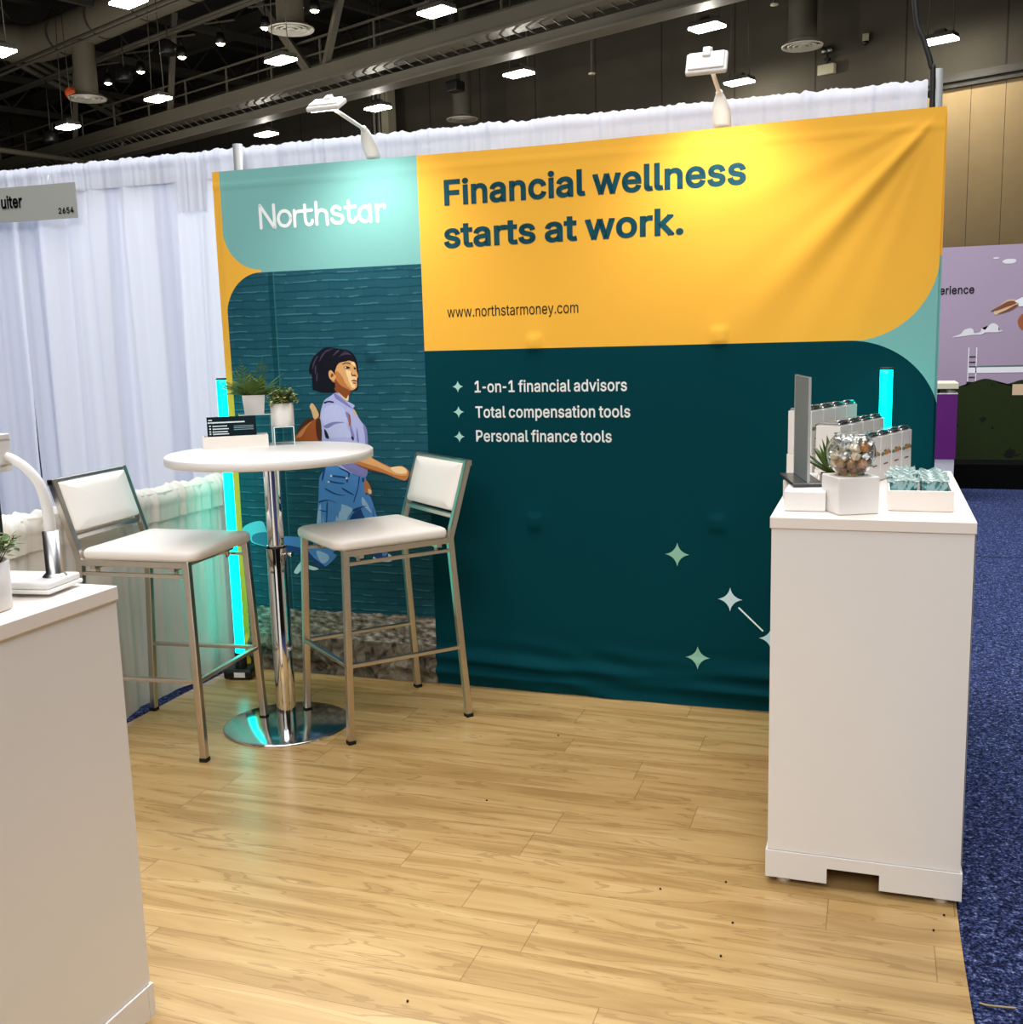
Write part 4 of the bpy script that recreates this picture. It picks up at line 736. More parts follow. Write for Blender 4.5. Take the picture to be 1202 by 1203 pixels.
('printed_jeans','jean',5,[(0.4778,0.9418),(0.5076,0.9431),(0.5425,0.9288),(0.5821,0.911),(0.6166,0.8942),(0.6494,0.8947),(0.6552,0.8811),(0.6454,0.8489),(0.6436,0.8168),(0.6656,0.776),(0.6555,0.7757),(0.6138,0.7516),(0.5822,0.7323),(0.5596,0.6944),(0.5469,0.652),(0.5074,0.5944),(0.4682,0.5456),(0.4406,0.5208),(0.3826,0.5183),(0.3709,0.5417),(0.389,0.6184),(0.4107,0.7134),(0.4213,0.798),(0.4283,0.868),(0.4381,0.9006)]),
('printed_jeans','jean',5,[(0.3753,0.5759),(0.4822,0.5548),(0.488,0.5361),(0.4368,0.4947),(0.3949,0.4973),(0.3414,0.5428),(0.232,0.5563),(0.1614,0.5774),(0.1644,0.6192),(0.2402,0.6231),(0.3323,0.6187)]),
('printed_jeans','jean_d',6,[(0.2338,0.5833),(0.3431,0.5683),(0.383,0.5318),(0.4368,0.4947),(0.3949,0.4967),(0.3414,0.5415),(0.2319,0.555)]),
('printed_jeans','jean_l',7,[(0.4244,0.7654),(0.4617,0.7803),(0.5182,0.777),(0.5636,0.7642),(0.5832,0.7508),(0.5612,0.7224),(0.5271,0.6654),(0.4638,0.6446),(0.4078,0.6663)]),
('printed_jeans','jean_l',7,[(0.3991,0.5642),(0.454,0.5474),(0.4524,0.522),(0.4236,0.5081),(0.4041,0.5327)]),
('printed_jeans','jean_l',7,[(0.632,0.8074),(0.651,0.7848),(0.6737,0.7394),(0.6543,0.7527),(0.6302,0.7751)]),
('printed_jeans','jean_d',8,[(0.487,0.899),(0.5254,0.8973),(0.5632,0.891),(0.5699,0.8751),(0.5619,0.868),(0.5577,0.8841),(0.5198,0.8899),(0.4866,0.893)]),
('printed_jeans','jean_d',8,[(0.4768,0.8758),(0.5135,0.8695),(0.549,0.8655),(0.5463,0.8618),(0.508,0.8638),(0.4766,0.8711)]),
('printed_jeans','jean_d',8,[(0.6217,0.8943),(0.6266,0.8921),(0.6166,0.8484),(0.6075,0.8206),(0.5927,0.7834),(0.5893,0.7856),(0.6024,0.8205),(0.6133,0.8529)]),
('printed_jeans','jean_d',8,[(0.5325,0.9319),(0.5773,0.9142),(0.5761,0.8935),(0.571,0.8935),(0.5709,0.9095),(0.5322,0.9273)]),
('printed_jeans','jean_d',8,[(0.423,0.784),(0.4676,0.7921),(0.5131,0.7769),(0.4673,0.7869),(0.4252,0.7771)]),
('printed_jeans','jean_d',8,[(0.418,0.7465),(0.449,0.7426),(0.4617,0.7383),(0.4435,0.7378)]),
('printed_jeans','jean_d',8,[(0.4588,0.7756),(0.4656,0.7757),(0.4582,0.7054),(0.4481,0.644),(0.444,0.6439),(0.453,0.7053)]),
('printed_jeans','jean_d',8,[(0.5832,0.7508),(0.6247,0.7657),(0.6551,0.7688),(0.6295,0.7613),(0.5929,0.7418)]),
('printed_jeans','jean_d',8,[(0.6365,0.8899),(0.6475,0.8878),(0.6446,0.8718),(0.6357,0.8739)]),
('printed_jeans','jean_d',8,[(0.4421,0.8821),(0.4553,0.9286),(0.4637,0.9379),(0.4594,0.9102),(0.4457,0.8729)]),
('printed_jeans','jean_d',8,[(0.4602,0.8407),(0.5104,0.8186),(0.5562,0.8126),(0.5101,0.813),(0.4598,0.8338)]),
('printed_jeans','jean_d',8,[(0.5377,0.8469),(0.5871,0.8202),(0.5918,0.8134),(0.5471,0.8332)]),
('printed_jeans','white',9,[(0.4849,0.8985),(0.4937,0.8996),(0.4938,0.8932),(0.4856,0.8921)]),
('printed_jeans','white',9,[(0.4705,0.8724),(0.4793,0.8735),(0.4794,0.867),(0.4711,0.866)]),
('printed_jeans','white',9,[(0.5585,0.8891),(0.5673,0.8902),(0.5674,0.8838),(0.5592,0.8827)]),
('printed_shoe','sock',4,[(0.0321,0.6534),(0.0706,0.6772),(0.1224,0.6884),(0.1433,0.6762),(0.1564,0.6382),(0.168,0.6386),(0.1636,0.5775),(0.1286,0.5762),(0.0713,0.5902),(0.0691,0.6095),(0.0367,0.618)]),
('printed_shoe','shoe_cyan_glow_d',5,[(0.0811,0.6228),(0.1259,0.6372),(0.1675,0.6322),(0.1636,0.5775),(0.1289,0.5794),(0.0789,0.5937)]),
('printed_shoe_sole','shoe',4,[(0.2793,0.4633),(0.2913,0.4831),(0.322,0.5165),(0.3396,0.514),(0.3527,0.4986),(0.3943,0.4877),(0.4009,0.4804),(0.3724,0.4753),(0.3306,0.4849),(0.3003,0.4579),(0.2846,0.4571)]),
('printed_toe','shoe',4,[(0.6745,0.551),(0.7398,0.5648),(0.7628,0.5434),(0.7419,0.5277),(0.6776,0.5324)]),
]
LOGO = [
[(0.2204,1.948),(0.2192,2.04)],
[(0.2208,2.037),(0.2499,1.996),(0.2822,1.949)],
[(0.285,2.038),(0.2864,1.947)],
[(0.3638,1.979),(0.3617,1.969),(0.357,1.961),(0.3501,1.954),(0.3417,1.95),(0.3325,1.95),(0.3236,1.952),(0.3158,1.956),(0.3098,1.964),(0.3062,1.973),(0.3055,1.982),(0.3076,1.992),(0.3124,2),(0.3193,2.007),(0.3278,2.01),(0.3369,2.011),(0.3458,2.009),(0.3535,2.004),(0.3595,1.997),(0.363,1.988),(0.3638,1.979)],
[(0.3822,2.009),(0.3828,1.946)],
[(0.3835,1.983),(0.3875,1.998),(0.4,2.004),(0.4211,2.005),(0.4644,2.006)],
[(0.4329,2.028),(0.4334,1.972),(0.4388,1.954),(0.4505,1.948),(0.4628,1.954),(0.4659,1.964)],
[(0.486,2.035),(0.4864,1.948)],
[(0.4867,1.981),(0.4956,1.999),(0.5137,2.003),(0.5309,1.994),(0.5345,1.976),(0.5356,1.945)],
[(0.5968,2.002),(0.585,2.011),(0.5691,2.01),(0.5602,2),(0.5659,1.987),(0.5832,1.981),(0.6022,1.974),(0.6067,1.961),(0.599,1.949),(0.5794,1.947),(0.5639,1.953),(0.5569,1.964)],
[(0.6358,2.03),(0.6369,1.967),(0.6418,1.952),(0.6544,1.947),(0.6652,1.954),(0.6681,1.963)],
[(0.6204,2.006),(0.6665,2.007)],
[(0.7334,1.974),(0.7317,1.965),(0.7277,1.957),(0.7217,1.951),(0.7145,1.947),(0.7065,1.946),(0.6988,1.948),(0.6919,1.953),(0.6867,1.959),(0.6835,1.968),(0.6828,1.977),(0.6845,1.986),(0.6886,1.994),(0.6945,2),(0.7018,2.003),(0.7097,2.004),(0.7175,2.002),(0.7243,1.998),(0.7295,1.991),(0.7326,1.983),(0.7334,1.974)],
[(0.7318,2.009),(0.7341,1.944)],
[(0.7632,2.007),(0.7651,1.944)],
[(0.7649,1.984),(0.7714,1.999),(0.7831,2.004),(0.7967,2.004),(0.7986,1.995)],
]
parts = []
for (pn, cn, ly, pts) in FIGURE:
    if pn not in parts: parts.append(pn)
PART_LABEL = {'printed_hair': 'printed short black bob hair with fringe', 'printed_face': 'printed face looking right', 'printed_backpack': 'printed brown leather backpack',
              'printed_shirt': 'printed pale lilac shirt', 'printed_arm': 'printed bare forearm swinging forward', 'printed_jeans': 'printed blue jeans', 'printed_shoe': 'printed pale shoe kicked up behind', 'printed_shoe_sole': 'printed white shoe under the bent knee', 'printed_toe': 'printed shoe tip'}
for pn in parts:
    m_ = MB(); mats = []; used = []
    for (q, cn, ly, pts) in FIGURE:
        if q != pn: continue
        if cn not in used: used.append(cn)
        m_.mi = used.index(cn)
        pp = smooth_closed(pts, 3)
        b2 = bmesh.new()
        f = b2.faces.new([b2.verts.new((p[0], 0, p[1])) for p in pp])
        bmesh.ops.triangulate(b2, faces=[f])
        for v in b2.verts: v.co = bshape(v.co.x, v.co.z, 0.0005 + 0.00022 * ly)
        m_._in(b2)
    o = m_.build(pn, [PRINT[c] for c in used], bn); tag(o, PART_LABEL[pn])
NAVY = mat('print_dark_teal', (8, 72, 84), 0.6, spec=0.25); WPRINT = mat('print_white', (240, 244, 244), 0.6, spec=0.25); BPRINT = mat('print_black', (24, 26, 28), 0.6, spec=0.25)
MINT = mat('print_mint', (166, 214, 204), 0.6, spec=0.25); PALEB = mat('print_pale_blue', (206, 226, 234), 0.6, spec=0.25); SAGE = mat('print_sage', (140, 188, 168), 0.6, spec=0.25)
fl = lambda x, z: bshape(x, z, 0.0012)
m_ = MB(); put_text(m_, 'Financial wellness', fl, 1.060, 2.236, 1.984, 0.099, 25, -11); m_.build('headline_lettering', NAVY, bn); m_ = MB(); put_text(m_, 'starts at work.', fl, 1.052, 2.010, 1.820, 0.099, 25, -11)
m_.build('headline_lettering', NAVY, bn)
m_ = MB(); put_text(m_, 'www.northstarmoney.com', fl, 1.054, 1.602, 1.549, 0.042, 2); m_.build('web_address_lettering', BPRINT, bn)
for s_, x1, b in (('1-on-1 financial advisors', 1.791, 1.246), ('Total compensation tools', 1.803, 1.144), ('Personal finance tools', 1.728, 1.047)): m_ = MB(); put_text(m_, s_, fl, 1.162, x1, b, 0.047, 15); m_.build('list_lettering', WPRINT, bn)
def star(m_, cx, cz, r, off=0.0012):
    pts = []
    for q in range(4):
        a = q * PI / 2
        for j in range(8):
            t = j / 8; p0 = Vector((math.cos(a), math.sin(a))); p1 = Vector((math.cos(a + PI / 2), math.sin(a + PI / 2))); c_ = (p0 + p1) * 0.16
            p = p0 * (1 - t) ** 2 + c_ * 2 * t * (1 - t) + p1 * t * t
            pts.append(p * r)
    cv = m_.bm.verts.new(bshape(cx, cz, off)); vs_ = [m_.bm.verts.new(bshape(cx + p.x, cz + p.y, off)) for p in pts]
    for q in range(len(vs_)):
        f = m_.bm.faces.new((cv, vs_[q], vs_[(q + 1) % len(vs_)])); f.material_index = m_.mi
for z in (1.271, 1.168, 1.067):
    m_ = MB(); star(m_, 1.089, z, 0.024); m_.build('bullet_star', MINT, bn)
for (x, z, mm) in ((1.984, 0.611, SAGE), (2.188, 0.442, PALEB), (2.064, 0.201, SAGE), (2.345, 0.296, PALEB)):
    m_ = MB(); star(m_, x, z, 0.047); m_.build('printed_star', mm, bn)
def ribbon(m_, pts, w, off=0.0012, k_=5, caps=True):
    P = [Vector((p[0], p[1])) for p in (smooth_open([(a, b, 0) for a, b in pts], k_) if len(pts) > 2 else [(a, b, 0) for a, b in pts])]
    L, R = [], []
    for i, p in enumerate(P):
        t = (P[min(i + 1, len(P) - 1)] - P[max(i - 1, 0)]).normalized(); nrm = Vector((-t.y, t.x)) * w / 2
        L.append(m_.bm.verts.new(bshape(p.x + nrm.x, p.y + nrm.y, off))); R.append(m_.bm.verts.new(bshape(p.x - nrm.x, p.y - nrm.y, off)))
    for i in range(len(P) - 1):
        f = m_.bm.faces.new((L[i], L[i + 1], R[i + 1], R[i])); f.material_index = m_.mi
    if caps:
        for p in (P[0], P[-1]):
            cv = m_.bm.verts.new(bshape(p.x, p.y, off + 0.0001)); ring = [m_.bm.verts.new(bshape(p.x + w / 2 * math.cos(a * PI / 5), p.y + w / 2 * math.sin(a * PI / 5), off + 0.0001)) for a in range(10)]
            for q in range(10): m_.bm.faces.new((cv, ring[q], ring[(q + 1) % 10]))
m_ = MB()
for st in LOGO: ribbon(m_, st, 0.0145)
m_.build('logo_lettering', WPRINT, bn)
m_ = MB(); ribbon(m_, [(2.222, 0.410), (2.312, 0.325)], 0.006); m_.build('star_link_line', WPRINT, bn)

# clip-on lights over the banner
SPOTGLOW = mat('banner_lamp_lens', (255, 255, 250), 0.3, emit=(255, 252, 244), estr=14.0)
def banner_light(label, x, tilt, hx):
    t = thing('banner_light', label, 'clip-on lamp', (x, 0.0, BH), 0, 'clip-on banner lights')
    m_ = MB()
    m_.tube(smooth_open([(0, 0.03, -0.05), (0, 0.03, 0.015), (0, 0.010, 0.05), (0, -0.045, 0.092), (0, -0.07, 0.105)], 5), [0.007] * 6 + [0.012] * 5 + [0.016] * 5 + [0.013] * 4 + [0.007], 10)
    m_.build('clamp_arm', WHITE_PLASTIC, t)
    m_ = MB()                                           # leaf-shaped cover of the joint, hollow at the back
    prof = [(-0.012, 0.022, 0.012), (0.012, 0.030, 0.030), (0.040, 0.031, 0.034), (0.066, 0.026, 0.030), (0.090, 0.016, 0.020), (0.108, 0.006, 0.010)]
    rings = []
    for (z, wd, dp) in prof:
        yc = 0.016 - 0.085 * max(0, z) / 0.108
        rings.append([m_.bm.verts.new((wd * math.cos(q * PI / 8), yc - dp * 0.75 * math.sin(q * PI / 8) + 0.008, z)) for q in range(9)])
    for A, B in zip(rings, rings[1:]):
        for q in range(8): m_.bm.faces.new((A[q], A[q + 1], B[q + 1], B[q])).smooth = True
    o = m_.build('joint_cover', WHITE_PLASTIC, t, normals=False); sd = o.modifiers.new('shell', 'SOLIDIFY'); sd.thickness = 0.003
    R = Euler((tilt, 0, 0)).to_matrix()
    hc = Vector((hx, -0.39, 0.128))
    hp = hc + R @ Vector((0, 0.034, -0.020))
    MB().tube([(0, -0.066, 0.103), tuple(hp)], 0.0075, 12).build('arm', WHITE_PLASTIC, t)
    MB().box(hc, (0.134, 0.082, 0.019), R, 0.007, 3).box(hc + R @ Vector((0, 0.002, 0.012)), (0.116, 0.066, 0.008), R, 0.003).build('head', WHITE_PLASTIC, t)
    MB().box(hc + R @ Vector((0, 0.031, 0.017)), (0.026, 0.036, 0.014), R, 0.004).tube([hc + R @ Vector((-0.014, 0.049, 0.0)), hc + R @ Vector((0.014, 0.049, 0.0))], 0.013, 12).build('hinge', WHITE_PLASTIC, t)
    MB().box(hc + R @ Vector((0, 0, -0.0115)), (0.108, 0.056, 0.003), R).build('lens', SPOTGLOW, t)
    ld = bpy.data.lights.new('banner_lamp_beam', 'SPOT'); ld.energy = 19; ld.spot_size = 2.0; ld.spot_blend = 0.9; ld.shadow_soft_size = 0.05; ld.color = (1.0, 0.97, 0.90)
    lo = bpy.data.objects.new('lamp_beam', ld); COL.objects.link(lo); lo.parent = t; lo.location = hc + R @ Vector((0, 0, -0.03))
    lo.rotation_euler = (Vector((0, 0.32, -0.55)) ).to_track_quat('-Z', 'Y').to_euler()
    return t
banner_light('white clip-on lamp on a short arm over the logo panel', 0.749, 0.50, 0.015)
banner_light('white clip-on lamp on a short arm over the yellow panel', 2.147, 1.05, 0.005)

# teal light tubes beside the banner
TUBE = mat('teal_light_tube', (0, 250, 232), 0.3, emit=(0, 255, 232), estr=3.6)
def light_tube(loc, label):
    t = thing('light_tube', label, 'light tube', loc, 0.2, 'teal light tubes')
    MB().lathe([(0.0, 1.316), (0.021, 1.316), (0.021, 1.30), (0.021, 0.105), (0.0, 0.10)], n=24).build('tube', TUBE, t)
    MB().lathe([(0.0, 1.325), (0.020, 1.325), (0.022, 1.323), (0.022, 1.317), (0.0, 1.317)], n=24).build('end_cap', DKMETAL, t)
    MB().lathe([(0.026, 0.045), (0.026, 0.112), (0.021, 0.115), (0, 0.115)], n=20).box((0, 0, 0.025), (0.13, 0.11, 0.045), None, 0.012).build('base', BLACKP, t)
    MB().box((0.012, -0.0555, 0.025), (0.05, 0.002, 0.022)).build('rating_plate', WHITE_PLASTIC, t)
    return t
light_tube((0.052, -0.125, 0.0), 'glowing teal light tube left of the banner by the side drape')
light_tube((2.732, -0.15, 0.0), 'glowing teal light tube behind the cartons on the right counter')
# ------------------------------------------------------------------ bar table
TC = (0.566, -0.600)
t = thing('bar_table', 'round white bar table on a chrome column between the two stools', 'table', (TC[0], TC[1], 0.0))
MB().lathe([(0, 1.067), (0.376, 1.067), (0.381, 1.063), (0.381, 1.037), (0.377, 1.034), (0, 1.034)], n=96).build('tabletop', WHITE, t)
MB().lathe([(0, 0.010), (0.060, 0.010), (0.235, 0.008), (0.2426, 0.005), (0.2426, 0.0), (0, 0.0)], n=72).build('base', mat('worn_chrome', (205, 206, 208), 0.13, 1.0), t)
MB().lathe([(0.0375, 0.010), (0.0375, 0.705), (0.034, 0.712), (0, 0.712)], n=36).build('lower_column', CHROME, t)
MB().lathe([(0.0305, 0.70), (0.0305, 1.034)], n=36).lathe([(0.0, 1.028), (0.09, 1.028), (0.09, 1.034)], n=24).build('upper_column', CHROME, t)
MB().lathe([(0.0385, 0.700), (0.0385, 0.708), (0.03, 0.710)], n=36).build('collar', BLACKP, t)
MB().cyl((0.034, -0.008, 0.680), (0.060, -0.014, 0.680), 0.005, 10).cyl((0.056, -0.013, 0.680), (0.078, -0.018, 0.680), 0.009, 12).build('locking_knob', CHROME, t)

# ------------------------------------------------------------------ bar stools
def make_stool(label, loc, rz):
    t = thing('bar_stool', label, 'bar stool', loc, rz, 'white bar stools')
    S = 0.025; yw = 0.205
    def leg(p0, p1, up=(1, 0, 0)):
        m_ = MB().bar(p0, p1, S, S, up, 0.003); o = m_.build('leg', STEEL, t)
        f0 = Vector(p0); d = (Vector(p1) - f0).normalized()
        MB().bar(f0 - d * 0.0, f0 + d * 0.014, S + 0.003, S + 0.003, up).build('rubber_foot', RUBBER, o); return o
    for s_ in (-1, 1): leg((0.235, s_ * 0.222, 0.0), (0.212, s_ * yw, 0.722))
    for s_ in (-1, 1):
        leg((-0.262, s_ * 0.222, 0.0), (-0.215, s_ * yw, 0.725))
    m_ = MB()
    for s_ in (-1, 1): m_.bar((-0.2155, s_ * yw, 0.715), (-0.305, s_ * yw, 1.005), S, S, (1, 0, 0), 0.003)
    m_.bar((-0.305, -yw - S / 2, 0.995), (-0.305, yw + S / 2, 0.995), S, S * 0.9, (0, 0, 1), 0.003).bar((-0.243, -yw, 0.795), (-0.243, yw, 0.795), S * 0.8, 0.018, (0, 0, 1), 0.003)
    m_.build('back_frame', STEEL, t)
    m_ = MB()
    for s_ in (-1, 1):
        m_.bar((-0.214, s_ * yw, 0.709), (0.212, s_ * yw, 0.709), S, 0.025, (0, 0, 1), 0.003)
        m_.bar((-0.220, s_ * yw, 0.668), (0.212, s_ * yw, 0.668), 0.014, 0.012, (0, 0, 1))
        for x in (-0.17, 0.15): m_.cyl((x, s_ * (yw - 0.03), 0.66), (x, s_ * (yw - 0.03), 0.70), 0.008, 8)
    for x in (-0.17, 0.15): m_.bar((x, -yw, 0.690), (x, yw, 0.690), 0.02, 0.014)
    m_.build('seat_frame', STEEL, t)
    m_ = MB()
    for s_ in (-1, 1): m_.bar((-0.246, s_ * 0.216, 0.285), (0.227, s_ * 0.216, 0.292), 0.020, 0.014, (0, 0, 1), 0.003)
    m_.bar((0.227, -0.216, 0.292), (0.227, 0.216, 0.292), 0.020, 0.014, (0, 0, 1), 0.003); m_.build('footrest', STEEL, t)
    # padded seat: rounded front corners, slightly crowned
    def pad(name, cx, cz, L, W, Th, R, rot, crown):
        b2 = bmesh.new(); n = 7; out = []
        for (sx, sy, a0) in ((1, 1, 0), (-1, 1, 90), (-1, -1, 180), (1, -1, 270)):
            rr = R if sx > 0 else R * 0.45
            for q in range(n):
                a = math.radians(a0 + 90 * q / (n - 1)); out.append((sx * (L / 2 - rr) + rr * math.cos(a), sy * (W / 2 - rr) + rr * math.sin(a)))
        prof = [(0.985, 0.0), (1.0, Th * 0.25), (1.0, Th * 0.62), (0.985, Th * 0.85), (0.95, Th), (0.6, Th + crown * 0.75), (0.25, Th + crown)]
        rings = [[b2.verts.new((x * f, y * f, z)) for x, y in out] for f, z in prof]
        for A, B in zip(rings, rings[1:]):
            for q in range(len(A)):
                f = b2.faces.new((A[q], A[(q + 1) % len(A)], B[(q + 1) % len(A)], B[q])); f.smooth = True
        b2.faces.new(rings[-1]).smooth = True; b2.faces.new(list(reversed(rings[0])))
        R_ = Euler(rot).to_matrix()
        for v in b2.verts: v.co = R_ @ v.co + Vector((cx, 0, cz))
        m_ = MB(); m_._in(b2); return m_.build(name, LEATHER, t)
    pad('seat_cushion', 0.022, 0.7215, 0.455, 0.430, 0.036, 0.05, (0, 0, 0), 0.006)
    pad('back_cushion', -0.283, 0.898, 0.185, 0.386, 0.030, 0.012, (0, math.radians(72.8 - 0.0) , 0), 0.006)
    return t
STA = make_stool('white bar stool with steel frame left of the bar table, facing right', (0.222, -0.802, 0.0), math.radians(4.0))
dup(STA, (0.884, -0.400, 0.0), math.radians(-129.5), 'white bar stool with steel frame right of the bar table, seen from its side')

# ------------------------------------------------------------------ counters
def counter(name, label, x0, x1, y0, y1, h, notch=True, seam=True):
    cx, cy = (x0 + x1) / 2, (y0 + y1) / 2; w, d = x1 - x0, y1 - y0
    t = thing(name, label, 'counter', (cx, cy, 0.0))
    MB().bx(-w / 2 + 0.004, w / 2 - 0.004, -d / 2 + 0.004, d / 2 - 0.004, 0.098, h - 0.030).build('body', WHITE, t)
    MB().box((0, 0, h - 0.0155), (w, d, 0.029), None, 0.002).build('countertop', WHITE_EDGE, t)
    m_ = MB(); th = 0.018; nz0, nz1 = -0.085, 0.045
    for s_ in (-1, 1):
        yf = s_ * (d / 2 + 0.001); yy = sorted((yf, yf - s_ * th))
        a, b = (nz0, nz1)
        m_.bx(-w / 2 - 0.001, a, yy[0], yy[1], 0.022, 0.096).bx(b, w / 2 + 0.001, yy[0], yy[1], 0.022, 0.096).bx(a, b, yy[0], yy[1], 0.064, 0.096)
        xf = s_ * (w / 2 + 0.001); xx = sorted((xf, xf - s_ * th)); m_.bx(xx[0], xx[1], -d / 2 + th, d / 2 - th, 0.022, 0.096)
    m_.build('plinth', WHITE, t)
    for sx in (-1, 1):
        for sy in (-1, 1): MB().lathe([(0, 0.022), (0.016, 0.022), (0.018, 0.0), (0, 0.0)], (sx * (w / 2 - 0.045), sy * (d / 2 - 0.035), 0), 14).build('levelling_foot', WHITE_PLASTIC, t)
    return t
RC = counter('display_counter', 'white display counter at right with boxes and a tray on top', 2.456, 2.938, -1.330, -0.338, 0.994)
MB().bx(0.2418, 0.2435, -0.45, 0.45, 0.10, 0.975).build('side_panel', mat('grey_edge_panel', (176, 172, 168), 0.4), RC)
counter('reception_counter', 'white counter cut by the left picture edge, holding a phone stand', 0.56, 1.2506, -3.42, -2.305, 0.980)

# ------------------------------------------------------------------ things on the bar table
TZ = 1.067
def toworld(o, a, x, y): return (o[0] + x * math.cos(a) - y * math.sin(a), o[1] + x * math.sin(a) + y * math.cos(a))
CARD = mat('dark_leaflet_print', (5, 26, 32), 0.7, spec=0.15)
CARDW = mat('leaflet_white_print', (214, 226, 230), 0.5); CARDM = mat('leaflet_grey_print', (120, 150, 158), 0.5)
ya = math.radians(35.0); bo = (0.249, -0.565)
t = thing('leaflet_box', 'low open white box of dark leaflets on the bar table', 'box', (bo[0], bo[1], TZ), ya)
W_, D_, Hh = 0.247, 0.088, 0.046
MB().bx(0, W_, 0, 0.006, 0.0, Hh).bx(0, W_, D_ - 0.006, D_, 0.0, Hh).bx(0, 0.006, 0.006, D_ - 0.006, 0.0, Hh).bx(W_ - 0.006, W_, 0.006, D_ - 0.006, 0.0, Hh).bx(0.006, W_ - 0.006, 0.006, D_ - 0.006, 0, 0.006).build('tray_walls', WHITE_EDGE, t)
LB = ['dark leaflet at the front of the white box, white lines showing', 'dark leaflet standing second in the white box', 'dark leaflet standing third in the white box', 'dark leaflet standing fourth in the white box', 'dark leaflet at the back of the white box']
for q in range(5):
    wx, wy = toworld(bo, ya, 0.112, 0.016 + q * 0.0105)
    t = thing('leaflet', LB[q], 'leaflet', (wx, wy, TZ + 0.010), ya, 'leaflets in the white box')
    rot = Euler((-0.22, 0, 0)).to_matrix()
    MB().box(rot @ Vector((0.0, 0, 0.055)), (0.186, 0.0012, 0.11), rot).build('card', CARD, t)
    if q == 0:
        m_ = MB(); dz = lambda x, z, w, h: m_.box(rot @ Vector((x, -0.0011, z)), (w, 0.0006, h), rot)
        for (x, z, w, h) in ((-0.08, 0.100, 0.014, 0.004), (-0.02, 0.090, 0.140, 0.005), (-0.045, 0.076, 0.055, 0.004), (-0.042, 0.065, 0.06, 0.004), (-0.045, 0.054, 0.058, 0.004), (-0.042, 0.045, 0.06, 0.004)): dz(x, z, w, h)
        for z in (0.090, 0.077, 0.066, 0.055, 0.046): dz(-0.082, z, 0.006, 0.005); dz(-0.070, z - 0.001, 0.005, 0.005)
        m_.build('printed_lines', CARDW, t)
        m_ = MB(); 
        for z in (0.074, 0.067, 0.060): m_.box(rot @ Vector((0.045, -0.0011, z)), (0.075, 0.0006, 0.0028), rot)
        m_.build('printed_note', CARDM, t)
def riser(label, loc, rz, w, d, h, th=0.004):
    t = thing('acrylic_riser', label, 'display riser', loc, rz, 'clear acrylic risers')
    MB().bx(-w / 2, w / 2, -d / 2, d / 2, h - th, h, 0.001).bx(-w / 2, -w / 2 + th, -d / 2, d / 2, 0, h - th, 0.001).bx(w / 2 - th, w / 2, -d / 2, d / 2, 0, h - th, 0.001).build('bent_sheet', CLEAR, t)
    m_ = MB()
    for s_ in (-1, 1):
        y = s_ * (d / 2 + 0.0006)
        m_.box((0, y, h - th / 2), (w, 0.0012, th)).box((-w / 2 + th / 2, y, (h - th) / 2), (th, 0.0012, h - th)).box((w / 2 - th / 2, y, (h - th) / 2), (th, 0.0012, h - th))
    m_.build('lit_edge_strip', EDGEW, t); return t  # pale strips painted on as the light caught in the acrylic edges
EDGEW = mat('painted_lit_edge', (225, 240, 240), 0.3)
R1 = (0.338, -0.330); R2 = (0.472, -0.338)
riser('taller clear acrylic riser under the square fern pot', (R1[0], R1[1], TZ), math.radians(35), 0.125, 0.085, 0.121)
riser('lower clear acrylic riser under the round leafy pot', (R2[0] + 0.004, R2[1] - 0.012, TZ), math.radians(35), 0.080, 0.08, 0.074)

def fern(t, n, L, zb, seed, spread=1.0):
    rd = random.Random(seed); m_ = MB()
    for q in range(n):
        a = q * 2.399 + rd.uniform(-.3, .3); el = rd.uniform(0.35, 1.35); Lq = L * rd.uniform(0.6, 1.05) * (1.15 if el > 1.1 else 1)
        d = Vector((math.cos(a) * math.cos(el) * spread, math.sin(a) * math.cos(el) * spread, math.sin(el))); p = Vector((0.02 * math.cos(a), 0.02 * math.sin(a), zb))
        sd = d.cross(Vector((0, 0, 1))).normalized(); pts = []
        for s_ in range(11):
            tt = s_ / 10; pts.append(p + d * (Lq * tt) - Vector((0, 0, 0.32 * Lq * tt * tt * (1.3 - el * 0.6))))
        m_.tube(pts, [0.0013 * (1 - i / 12) for i in range(11)], 5)
        for s_ in range(1, 11):
            w = 0.30 * Lq * math.sin(min(1, (s_ + 1.0) / 11 + 0.12) * PI) ** 0.8 + 0.003; t_ = (pts[s_] - pts[s_ - 1]).normalized()
            for sg in (-1, 1):
                m_.leaf(pts[s_] - t_ * 0.002, sd * sg + t_ * 0.75, w, 0.0062, 0.15, d.cross(sd), 0.1)
    return m_.build('fronds', FERN, t)
def bush(t, n, R, h, zb, seed, lw=0.011, ll=0.018, pale=True):
    rd = random.Random(seed); m_ = MB(); st = MB()
    for q in range(n):
        a = rd.uniform(0, 2 * PI); r = R * math.sqrt(rd.random()); hh = h * (1 - 0.55 * (r / R) ** 2) * rd.uniform(0.55, 1.0)
        top = Vector((r * math.cos(a), r * math.sin(a), zb + hh)); st.tube([(top.x * 0.4, top.y * 0.4, zb - 0.01), top], 0.0009, 4)
        for w in range(6):
            b = w * 1.05 + rd.uniform(0, 6); e = rd.uniform(-0.1, 0.9); m_.mi = 1 if (pale and rd.random() < 0.38) else 0
            m_.leaf(top - Vector((0, 0, 0.004 * w)), (math.cos(b) * math.cos(e), math.sin(b) * math.cos(e), math.sin(e)), ll * rd.uniform(.7, 1.15), lw * rd.uniform(.8, 1.1), 0.25)
    m_.build('leaves', [LEAFG, LEAFY], t); st.build('stems', STEM, t)
